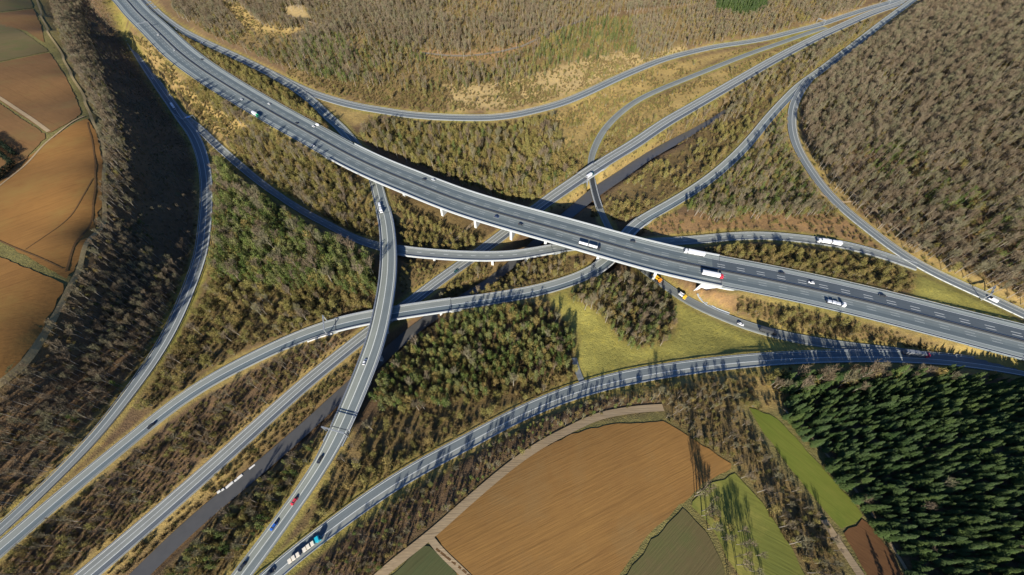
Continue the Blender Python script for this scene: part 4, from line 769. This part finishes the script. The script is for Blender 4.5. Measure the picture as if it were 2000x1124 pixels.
def gn_mass(name, kd, x, y, z, s, rz, var, label):
    me = bpy.data.meshes.new(name); me.vertices.add(len(x)); me.vertices.foreach_set('co', np.stack([x, y, z], 1).astype(np.float32).ravel())
    for nm, ty, val in (('scl','FLOAT',s), ('rot','FLOAT',rz), ('var','INT',var)):
        a = me.attributes.new(nm, ty, 'POINT'); a.data.foreach_set('value', np.ascontiguousarray(val, np.int32 if ty == 'INT' else np.float32))
    o = bpy.data.objects.new(name, me); COL.objects.link(o); tag(o, label, None, None, 'stuff')
    ng = bpy.data.node_groups.new(name, 'GeometryNodeTree'); ng.interface.new_socket('Geometry', in_out='INPUT', socket_type='NodeSocketGeometry'); ng.interface.new_socket('Geometry', in_out='OUTPUT', socket_type='NodeSocketGeometry')
    N = ng.nodes; L = ng.links; gi = N.new('NodeGroupInput'); go = N.new('NodeGroupOutput'); jn = N.new('GeometryNodeJoinGeometry')
    def attr(nm, ty):
        n = N.new('GeometryNodeInputNamedAttribute'); n.data_type = ty; n.inputs['Name'].default_value = nm; return n.outputs[0]
    cx = N.new('ShaderNodeCombineXYZ'); L.new(attr('rot', 'FLOAT'), cx.inputs[2]); sv = attr('scl', 'FLOAT'); va = attr('var', 'INT')
    for q, (tm, cm) in enumerate(PROTO[kd]):
        jm = bpy.data.meshes.new('tree_mesh'); V = []; Fc = []; mi = []; k = 0
        for j, mm in enumerate((tm, cm)):
            V += [tuple(v.co) for v in mm.vertices]; Fc += [tuple(i+k for i in p.vertices) for p in mm.polygons]; mi += [j]*len(mm.polygons); k += len(mm.vertices); jm.materials.append(mm.materials[0])
        jm.from_pydata(V, [], Fc); jm.polygons.foreach_set('material_index', mi)
        src = bpy.data.objects.new('tree_source', jm)                 # not linked to the scene: only the copies show
        oi = N.new('GeometryNodeObjectInfo'); oi.inputs['Object'].default_value = src; oi.inputs['As Instance'].default_value = True
        cmp_ = N.new('FunctionNodeCompare'); cmp_.data_type = 'INT'; cmp_.operation = 'EQUAL'; L.new(va, cmp_.inputs[2]); cmp_.inputs[3].default_value = q
        ip = N.new('GeometryNodeInstanceOnPoints'); L.new(gi.outputs[0], ip.inputs['Points']); L.new(cmp_.outputs[0], ip.inputs['Selection']); L.new(oi.outputs['Geometry'], ip.inputs['Instance'])
        L.new(cx.outputs[0], ip.inputs['Rotation']); L.new(sv, ip.inputs['Scale']); L.new(ip.outputs[0], jn.inputs[0])
    L.new(jn.outputs[0], go.inputs[0]); md = o.modifiers.new('trees', 'NODES'); md.node_group = ng
    return o
SINGLE = dict(bare=295, bushy=295, pine=295, spruce=295, shrub=295)
def tree_thing(kd, x, y, z, s, rz, q, label, group):
    o = empty(NAMES[kd], (x, y, z), rz); o.scale = (s, s, s*1.0); tag(o, label, 'shrub' if kd == 'shrub' else 'tree', group)
    for nm, me in zip(('trunk', 'crown') if kd != 'shrub' else ('stems', 'crown'), PROTO[kd][q]):
        c_ = bpy.data.objects.new(nm, me); COL.objects.link(c_); c_.parent = o
    return o
EXTRA = []   # single trees set by hand: kind, px, py, scale, label
if TREES:
    tot = 0
    for kd in KIND:
        x, y, z, s, reg, px, py, r = scatter(kd); rz = r.random(len(x))*6.283; var = r.integers(0, KIND[kd][1], len(x)); tot += len(x)
        hx, hy, hd = proj(np.stack([x, y, z+HGT[kd]*s*.6], -1)); inside = (hx > 8) & (hx < 1992) & (hy > 8) & (hy < 1116)
        size = np.where(inside, HGT[kd]*s/hd, 0); order = np.argsort(-size); k1 = SINGLE[kd]; one = order[:k1]; rest = order[k1:]
        for i in one:
            w_ = WHERE.get(REG[reg[i]][0], 'interchange'); adj = 'tall' if kd == 'spruce' or s[i] > .85 else 'small'
            if kd == 'shrub': adj = 'low'
            lb = LAB[kd].format(adj)+' in the '+w_; tree_thing(kd, x[i], y[i], z[i], s[i], rz[i], int(var[i]), lb, lb.replace(' in the ', 's in the ', 1) if not kd == 'bare' else lb.replace('tree', 'trees', 1))
        if len(rest): gn_mass(MASS[kd], kd, x[rest], y[rest], z[rest], s[rest], rz[rest], var[rest], {'bare':'mass of bare grey brown woodland over the hills','bushy':'mass of olive yellow budding thicket','pine':'mass of green pines mixed in the woods','spruce':'mass of dark spruces behind the front rows','shrub':'mass of brown scrub on banks and verges'}[kd])
        print(kd, len(x))
    print('trees', tot)
# ------------------------------------------------------------------ vehicles
GLASS = M('dark_glass', (.02,.025,.03), .12, .6, var=.02); TYRE = M('black_rubber', (.02,.02,.02), .9, .1); LAMPW = M('headlamp_lens', (.8,.8,.78), .2, .6, var=.02); LAMPR = M('tail_lamp_lens', (.35,.02,.02), .25, .6, var=.02)
def paint(nm, col): return M(nm, col, .32, .5, var=.04)
WHITE = paint('white_paint', (.70,.70,.685)); DARKP = paint('dark_paint', (.025,.028,.034)); NAVY = paint('navy_paint', (.02,.035,.09)); BLUE = paint('blue_paint', (.02,.10,.38)); REDP = paint('red_paint', (.50,.03,.05)); SILV = paint('silver_paint', (.50,.52,.54))
GREY = paint('grey_paint', (.16,.17,.18)); TEAL = paint('turquoise_paint', (.02,.40,.50)); GREEN = paint('green_paint', (.03,.33,.15)); YELL = paint('yellow_paint', (.70,.42,.03)); ORNG = paint('orange_paint', (.70,.25,.02)); SKYB = paint('light_blue_paint', (.06,.28,.60)); CHAR = paint('charcoal_paint', (.045,.048,.052)); CREAM = M('cream_load', (.66,.60,.48), .8, .2)
DARKGREEN = paint('dark_green_paint', (.02,.09,.085))
def loft(m, st):
    """stations (x, half width, z bottom, z top, crown): a closed hull"""
    k = len(m.v); n = 6
    for x, hw, zb, zt in st: m.v += [(x,-hw*.94,zb),(x,-hw,zb+(zt-zb)*.45),(x,-hw*.9,zt),(x,hw*.9,zt),(x,hw,zb+(zt-zb)*.45),(x,hw*.94,zb)]
    for i in range(len(st)-1):
        for j in range(n): a = k+i*n+j; b = k+i*n+(j+1) % n; m.f.append((a, b, b+n, a+n))
    m.f += [tuple(range(k, k+n))[::-1], tuple(range(k+(len(st)-1)*n, k+len(st)*n))]
def wheel(root, x, y, r=.33, w=.24):
    m = MB(); m.tube((x, y-w/2, r), (x, y+w/2, r), r, r, 12); m.build('wheel', TYRE, root)
def lamp(root, x, y, z, mat, nm, s=.14):
    m = MB(); m.box(x-.05, x+.05, y-s, y+s, z-.09, z+.09, .01, .02); m.build(nm, mat, root)
def car(p, rz, mat, label, van=False, group='cars on the interchange roads'):
    root = empty('van' if van else 'car', p, rz); tag(root, label, 'van' if van else 'car', group); m = MB()
    if van:
        loft(m, [(-2.6,.88,.32,1.15),(-2.5,.97,.28,1.2),(1.2,.98,.28,1.2),(2.2,.95,.28,1.1),(2.6,.85,.32,.8)]); m.box(-2.5,1.3,-.95,.95,1.19,2.15,.10,.12); m.build('body', mat, root)
        g = MB(); g.prism([(1.25,1.2),(2.15,1.12),(1.35,2.02),(1.2,2.02)], -.86, .86); g.build('windscreen', GLASS, root); L = 2.6
    else:
        loft(m, [(-2.22,.74,.36,.72),(-2.05,.86,.28,.93),(-1.2,.9,.25,.96),(.1,.9,.25,.96),(1.0,.9,.25,.93),(1.85,.86,.27,.82),(2.2,.72,.36,.60)]); m.box(-1.32,.40,-.66,.66,1.40,1.46,.12,.08); m.build('body', mat, root)
        g = MB(); g.add([(-1.9,-.80,.93),(1.12,-.80,.91),(1.12,.80,.91),(-1.9,.80,.93),(-1.32,-.65,1.42),(.40,-.65,1.42),(.40,.65,1.42),(-1.32,.65,1.42)], [(3,2,1,0),(4,5,6,7),(0,1,5,4),(1,2,6,5),(2,3,7,6),(3,0,4,7)]); g.build('glazing', GLASS, root); L = 2.2
    for x in (-L*.62, L*.62):
        for y in (-.80, .80): wheel(root, x, y)
    for y in (-.6, .6): lamp(root, L-.06, y, .62, LAMPW, 'headlight'); lamp(root, -L+.05, y, .75, LAMPR, 'tail_light')
    return root
def cab(root, x, mat, h=3.3, flat=True):
    m = MB(); m.prism([(x-2.2,.55),(x-.05,.5),(x,1.5),(x-.18,2.5),(x-.55,h),(x-2.2,h)], -1.22, 1.22); o = m.build('cab', mat, root)
    g = MB(); g.add([(x+.02,-1.08,1.65),(x+.02,1.08,1.65),(x-.14,1.08,2.5),(x-.14,-1.08,2.5)], [(0,1,2,3)]); g.add([(x-.6,-1.235,1.75),(x-.25,-1.235,1.75),(x-.35,-1.235,2.4),(x-1.3,-1.235,2.4),(x-1.3,-1.235,1.75)], [(4,3,2,1,0)]); g.add([(x-.6,1.235,1.75),(x-.25,1.235,1.75),(x-.35,1.235,2.4),(x-1.3,1.235,2.4),(x-1.3,1.235,1.75)], [(0,1,2,3,4)])
    g.build('window', GLASS, o)
    for y in (-.85, .85): lamp(root, x+.02, y, .85, LAMPW, 'headlight', .2)
    for y in (-1.0, 1.0): wheel(root, x-1.3, y, .5, .32)
def cargo(root, kind, x0, x1, mat):
    m = MB()
    if kind == 'box':
        m.box(x0, x1, -1.27, 1.27, 1.15, 3.95, .03, .05); m.build('cargo_box', mat, root)
        k = MB(); k.box(x0-.04, x0, -1.2, 1.2, 1.25, 3.8); k.build('rear_door', GREY, root)
    elif kind == 'tank':
        m.tube((x0, 0, 2.35), (x1, 0, 2.35), 1.2, 1.2, 16); m.build('tank', mat, root)
        k = MB(); k.box(x0+.4, x1-.4, -.3, .3, 3.53, 3.62); k.build('walkway', GREY, root)
    elif kind == 'tip':
        m.add([(x0,-1.1,1.2),(x1,-1.1,1.2),(x1,1.1,1.2),(x0,1.1,1.2),(x0-.3,-1.25,2.7),(x1,-1.25,2.9),(x1,1.25,2.9),(x0-.3,1.25,2.7)], [(3,2,1,0),(0,1,5,4),(1,2,6,5),(2,3,7,6),(3,0,4,7)]); m.box(x0+.2,x1-.2,-1.05,1.05,2.1,2.35,.3,.3)
        for q in range(3): xx = x0+(x1-x0)*(q+.5)/3; m.box(xx-.1, xx+.1, -1.3, 1.3, 2.5, 2.75)
        m.build('tipper_body', mat, root)
    elif kind == 'flat':
        m.box(x0, x1, -1.25, 1.25, 1.1, 1.35); m.build('load_bed', GREY, root)
        n = 3
        for q in range(n):
            a = x0+.3+(x1-x0-.6)*q/n; k = MB(); k.box(a, a+(x1-x0-.6)/n-.35, -1.05, 1.05, 1.36, 2.2+.3*(q % 2), .05, .05); k.build('load', mat, root)
    c_ = MB(); c_.box(x0+.2, x1+.4, -.45, .45, .75, 1.08); c_.build('chassis', DARKST, root)
    for q in range(3 if x1-x0 > 7 else 2):
        for y in (-1.0, 1.0): wheel(root, x0+1.0+q*1.3, y, .48, .34)
def truck(p, rz, kinds, cabm, boxm, label, lengths=None, h=3.3, cat='truck'):
    root = empty('truck', p, rz); tag(root, label, cat, 'trucks on the interchange roads')
    lengths = lengths or ([13.4] if len(kinds) == 1 else [7.3, 7.6]); tot = 2.6+sum(lengths)+.9*(len(lengths)-1); x = tot/2
    cab(root, x, cabm, h); x -= 2.75
    for k, L in zip(kinds, lengths): cargo(root, k, x-L, x, boxm); x -= L+.9
    for y in (-1.0, 1.0): lamp(root, -tot/2-.02, y, 1.0, LAMPR, 'tail_light', .2)
    return root
def on_road(px, py, rn, d, up=.06, zoff=1.):
    r = ROADS[rn]; q = (r.px-px)**2+(r.py-py)**2; k = int(np.argmin(q)); w = unproj(px, py, r.P[k,2]+zoff)
    k = int(np.argmin((r.P[:,0]-w[0])**2+(r.P[:,1]-w[1])**2)); o = float((w-r.P[k]) @ r.N[k]); along = float((w-r.P[k]) @ r.T[k]); lim = r.W[k]/2-1.4; o = max(-lim, min(lim, o))
    p = r.P[k]+r.N[k]*o+r.T[k]*along; dv = r.T[k]*d
    return (p[0], p[1], r.P[k,2]+up+.02*ORDER.index(rn)), math.atan2(dv[1], dv[0])
MW, CR, NR, VR, RR, HR, LR, WR, SR, UR = 'motorway','crossing_ramp','northern_ramp','valley_road','river_ramp','hillside_slip_road','loop_ramp','western_ramp','southern_ramp','underpass_road'
for px, py, rn, d, mat, lb in [
 (308,68,MW,-1,WHITE,'tiny white car on the distant top of the motorway'), (338,57,NR,-1,WHITE,'tiny white car at the top of the northern ramp'), (340,98,MW,-1,SILV,'small silver car near the median high on the motorway'),
 (394,116,MW,-1,DARKP,'dark car on the far lane high on the motorway'), (372,88,NR,1,WHITE,'tiny white car on the fork beside the northern ramp'), (471,194,MW,1,SILV,'small pale car close to the median before the treed verge'),
 (525,203,MW,-1,WHITE,'white car alone on the far carriageway above the green truck'), (579,240,MW,-1,DARKP,'dark car just left of the white pair near the viaduct start'), (612,247,MW,-1,WHITE,'white car at the north edge where the crossing ramp dives under'),
 (611,284,MW,1,WHITE,'white car in tree shade at the near edge of the motorway'), (828,350,MW,-1,DARKP,'dark car following a silver one on the far side of the viaduct'), (846,351,MW,-1,SILV,'silver car followed by a dark one on the far side of the viaduct'),
 (970,423,MW,1,NAVY,'navy blue car alone near the middle of the viaduct'), (1017,438,MW,1,DARKP,'black car left of the tanker on the viaduct'), (1236,471,MW,-1,DARKP,'dark car on the viaduct between tanker and white lorry'),
 (1527,533,MW,-1,DARKP,'dark car on the far lanes right of the viaduct end'), (1585,552,MW,-1,WHITE,'white car on the dark lanes right of the viaduct end'), (1724,577,MW,-1,DARKP,'black car near the far edge of the eastern motorway'),
 (712,707,CR,-1,WHITE,'white car on the curved crossing ramp bridge'), (624,898,CR,1,DARKP,'black car on the crossing ramp below the sign gantry'), (574,979,CR,1,REDP,'red car on the crossing ramp near the bottom'), (534,1028,CR,1,BLUE,'blue car behind the red car on the crossing ramp'), (472,1107,CR,1,DARKP,'dark car at the foot of the crossing ramp'),
 (527,1119,SR,1,DARKP,'dark car behind the turquoise truck on the bottom ramp'), (293,832,RR,-1,DARKP,'dark car on the long ramp at lower left'), (891,529,VR,1,DARKGREEN,'dark green car on the valley road below the narrow ramp bridge'),
 (1604,135,RR,1,WHITE,'white car beside the right hillside wood'), (1447,633,UR,1,WHITE,'white car between yellow truck and dark truck by the green meadow'), (297,153,WR,-1,WHITE,'pale car in deep shade on the left valley ramp')]:
    p, rz = on_road(px, py, rn, d); car(p, rz, mat, lb)
p, rz = on_road(1940, 586, HR, -1); car(p, rz, WHITE, 'white van with blue front beside the sign gantry at right', True, 'vans')
p, rz = on_road(621, 244, MW, -1); car(p, rz, WHITE, 'white van beside the white car above the crossing ramp', True, 'vans')
for px, py, rn, d, kinds, cm, bm, lb, ln in [
 (1152,480,MW,1,('tank','tank'),DARKP,WHITE,'white double tanker truck on the middle of the viaduct',None), (1356,494,MW,-1,('box',),WHITE,WHITE,'all white lorry on the far lane of the viaduct',None),
 (1392,537,MW,1,('box',),REDP,WHITE,'white lorry with red cab above the pale abutment',None), (1634,592,MW,1,('flat',),WHITE,SILV,'white and grey lorry on the near lanes of the eastern motorway',[9.5]),
 (498,223,MW,1,('box',),GREEN,WHITE,'white truck with green cab in tree shade on the upper motorway',[8.5]), (338,208,WR,1,('box','box'),WHITE,WHITE,'pale lorry in the shaded left valley',[6.0,6.0]),
 (742,405,CR,1,('flat','flat'),WHITE,SILV,'grey and white truck coming out under the viaduct on the crossing ramp',[5.4,5.6]), (594,1074,SR,1,('flat','flat'),TEAL,CREAM,'flatbed truck with turquoise cab and cream load on the bottom ramp',[6.6,6.6]),
 (1160,347,VR,1,('box',),DARKGREEN,WHITE,'white truck with dark green cab beside the river',[8.0]), (1620,473,LR,-1,('box','box'),WHITE,WHITE,'white two part lorry on the loop ramp in tree shade',None),
 (1501,647,UR,1,('box',),DARKP,CHAR,'dark grey truck beside the green meadow tip',[8.2]), (1790,691,UR,1,('box',),REDP,GREY,'truck with red cab at right, box coloured grey for spruce shade',[13.0]),  # red-cab truck: spruce shade is put into the grey of its box
 (1283,543,UR,1,('tip',),ORNG,YELL,'yellow tipper truck with orange cab below the viaduct',[6.6]), (1334,578,UR,1,('tip',),YELL,WHITE,'small yellow and white tipper truck beside the brown slope',[3.4])]:
    p, rz = on_road(px, py, rn, d, zoff=2.); truck(p, rz, kinds, cm, bm, lb, ln)
# ------------------------------------------------------------------ sign gantries
SIGNB = M('sign_back_grey', (.36,.38,.39), .5, .4); SIGNF = M('sign_blue', (.02,.09,.32), .5, .3)
def gantry(px, py, rn, a, b, d, label, panels=2):
    r = ROADS[rn]; k = int(np.argmin((r.px-px)**2+(r.py-py)**2)); p = r.P[k]; t = r.T[k]; n = r.N[k]; z = p[2]+6.4
    root = empty('sign_gantry', (p[0], p[1], p[2])); tag(root, label, 'sign gantry', 'sign gantries'); inv = Vector((-p[0], -p[1], -p[2]))
    def fin(m, nm, mt):
        m.v = [(v[0]-p[0], v[1]-p[1], v[2]-p[2]) for v in m.v]; return m.build(nm, mt, root)
    for o in (a, b):
        m = MB(); x, y = p[0]+n[0]*o, p[1]+n[1]*o; zb = min(float(tz(x, y))-.5, p[2]-.5) if not r.br[k] else p[2]-.6
        m.obox((x, y), t, n, -.25, .25, -.25, .25, zb, z+.9); fin(m, 'post', STEEL)
    m = MB(); m.obox(p, t, n, -.35, -.15, a, b, z, z+.2); m.obox(p, t, n, .15, .35, a, b, z, z+.2); m.obox(p, t, n, -.35, -.15, a, b, z+.8, z+1.); m.obox(p, t, n, .15, .35, a, b, z+.8, z+1.)
    q = np.linspace(a, b, int(abs(b-a)/1.5)+2)
    for u in q[1:-1]: m.obox(p, t, n, -.34, .34, u-.05, u+.05, z+.02, z+.98)
    fin(m, 'beam', STEEL)
    for k2 in range(panels):
        u0 = a+(b-a)*(k2+.3)/panels; u1 = a+(b-a)*(k2+.7)/panels; m = MB(); m.obox(p, t, n, *sorted((d*.38, d*.46)), u0, u1, z-.3, z+1.3); sp_ = fin(m, 'sign_panel', SIGNB)
        m = MB(); m.obox(p, t, n, *sorted((d*.465, d*.48)), u0+.1*(1 if b > a else -1), u1-.1*(1 if b > a else -1), z-.2, z+1.2); o = fin(m, 'sign_face', SIGNF); o.parent = sp_
    return root
gantry(657,850,CR,-7.6,7.2,-1,'grey gantry across the crossing ramp above the black car',0)
gantry(641,637,RR,-7,6.6,-1,'grey gantry across the long ramp west of the river bridge',0)
gantry(1922,577,HR,-6.5,6.5,1,'grey gantry over the slip road beside the white van')
gantry(1602,47,NR,-6,8,1,'distant gantry where the two upper right roads meet')
gantry(1727,9,NR,-8,8,1,'farthest gantry at the top right road end')
gantry(277,75,MW,-18.5,-2.2,-1,'gantry over the near lanes high on the motorway')
gantry(374,240,LR,-6,6,1,'gantry where the two left valley roads divide',1)
# ------------------------------------------------------------------ small structures
r = ROADS[RR]; ka = int(np.argmin((r.px-600)**2+(r.py-655)**2)); kb = int(np.argmin((r.px-648)**2+(r.py-637)**2)); sd = -1 if r.N[ka][1] > 0 else 1
V, Fc, UV = ribbon(r.P[ka:kb+1], r.N[ka:kb+1], [(sd*(r.w/2+1.0),-.1),(sd*(r.w/2+1.0),.5),(sd*(r.w/2+1.5),.5),(sd*(r.w/2+1.5),-4.2)], r.s[ka:kb+1], True)
tag(obj('retaining_wall', V, Fc, PALE), 'pale retaining wall along the long ramp before the river bridge', 'wall')
g = ground([1363,1368,1376,1387,1400,1413,1424], [574,583,591,598,605,610,614]); P, s_ = resample(catmull(g), 2.); T = np.gradient(P, axis=0); T[:, 2] = 0; T /= np.linalg.norm(T, axis=1)[:, None]; N = np.stack([-T[:,1], T[:,0], 0*T[:,0]], 1)
V, Fc, UV = ribbon(P, N, [(-1.3,.1),(-1.2,.7),(-.9,.7),(-.6,.35),(.6,.35),(.9,.7),(1.2,.7),(1.3,.1)], s_); tag(obj('drainage_channel', V, Fc, CONCD, uv=UV), 'pale curved concrete drainage channel below the brown abutment slope', 'channel')
for px, py, L, W, lb in [(429,961,2.6,1.8,'small pale concrete block at the lower end of the row on the river bank'),(437,957,2.2,1.8,'small pale block next to the lowest block on the river bank'),(450,948,5.6,2.2,'longest pale slab in the middle of the river bank row'),(462,939,2.4,1.8,'square pale block above the longest slab on the river bank'),(470,932,4.2,2.2,'medium pale slab near the upper end of the river bank row'),(494,913,5.0,1.9,'pale slab lying apart at the upper end of the river bank')]:
    q = ground(px, py)[0]; ti = np.argmin((RIVER.P[:,0]-q[0])**2+(RIVER.P[:,1]-q[1])**2); an = math.atan2(RIVER.T[ti][1], RIVER.T[ti][0]); o = empty('concrete_block', (q[0], q[1], q[2]-.3), an+random.uniform(-.12,.12)); tag(o, lb, 'concrete block', 'pale blocks on the river bank')
    L *= .8; W *= .8
    m = MB(); m.box(-L/2, L/2, -W/2, W/2, 0, 1.3, .12, .12); m.build('block', CONC, o); m = MB(); m.box(-L/2+.2, L/2-.2, -W/2+.2, W/2-.2, 1.301, 1.42, .05, .05); m.build('cap', PALE, o)
for a, b, lb in [((-14,268),(33,305),'dark clipped hedge, upper bar of the hedged plot in the left fields'), ((-14,291),(28,322),'dark clipped hedge, middle bar of the hedged plot in the left fields'), ((30,323),(-14,362),'dark clipped hedge, lower bar of the hedged plot in the left fields')]:
    A, B = ground(*a)[0], ground(*b)[0]; n = int(np.linalg.norm(B-A)/.9); rr = np.random.default_rng(int(a[1])); C = []
    for k in range(n):
        c0 = A+(B-A)*k/n; c0[2] = tz(c0[0], c0[1]); C.append(c0+np.stack([rr.normal(size=60)*.9, rr.normal(size=60)*.9, rr.random(60)*5.2], 1))
    v, f = leaves(rr, np.concatenate(C)-A, .42); me = mesh_of('foliage', [(v, f)], HEDGE); o = empty('hedge', A); tag(o, lb, 'hedge', 'hedges of the hedged plot'); c_ = bpy.data.objects.new('foliage', me); COL.objects.link(c_); c_.parent = o
    m = MB()
    for k in range(0, n, 3): c0 = A+(B-A)*k/n-A; m.tube((c0[0], c0[1], -.3), (c0[0], c0[1], 3.5), .09, .04, 5)
    o2 = m.build('stems', BARK, o); o2['kind'] = 'stuff'
SUNPX = (1180, 190)
# ------------------------------------------------------------------ light
ax, ay, ad = [float(q) for q in ray(SUNPX[0], SUNPX[1])]
Ld = Vector((ax, ay, ad)).normalized(); elev = math.asin(-Ld.z); az = math.atan2(-Ld.x, -Ld.y)   # azimuth of the sun from +Y
sun = bpy.data.lights.new('sun', 'SUN'); so = bpy.data.objects.new('sun', sun); COL.objects.link(so)
sun.energy = 5.0; sun.angle = math.radians(.53); sun.color = (1, .94, .84); so.rotation_euler = Ld.to_track_quat('-Z', 'Y').to_euler()
w = bpy.data.worlds.new('World'); scn.world = w; w.use_nodes = True; nt = w.node_tree
sk = nt.nodes.new('ShaderNodeTexSky'); sk.sky_type = 'NISHITA'; sk.sun_disc = False; sk.ozone_density = 5.0; sk.air_density = 1.2; sk.sun_elevation = elev; sk.sun_rotation = az
mx = nt.nodes.new('ShaderNodeMix'); mx.data_type = 'RGBA'; mx.blend_type = 'MULTIPLY'; mx.inputs[0].default_value = 1; mx.inputs[7].default_value = (.72, .95, 1.35, 1); nt.links.new(sk.outputs[0], mx.inputs[6]); nt.links.new(mx.outputs[2], nt.nodes['Background'].inputs[0]); nt.nodes['Background'].inputs[1].default_value = .05
print('sun elevation', math.degrees(elev), 'azimuth', math.degrees(az))
scn.view_settings.view_transform = 'Standard'; scn.view_settings.look = 'None'; scn.view_settings.gamma = 1; scn.view_settings.exposure = .93
scn.cycles.max_bounces = 4; scn.cycles.diffuse_bounces = 1; scn.cycles.glossy_bounces = 2; scn.cycles.transparent_max_bounces = 4
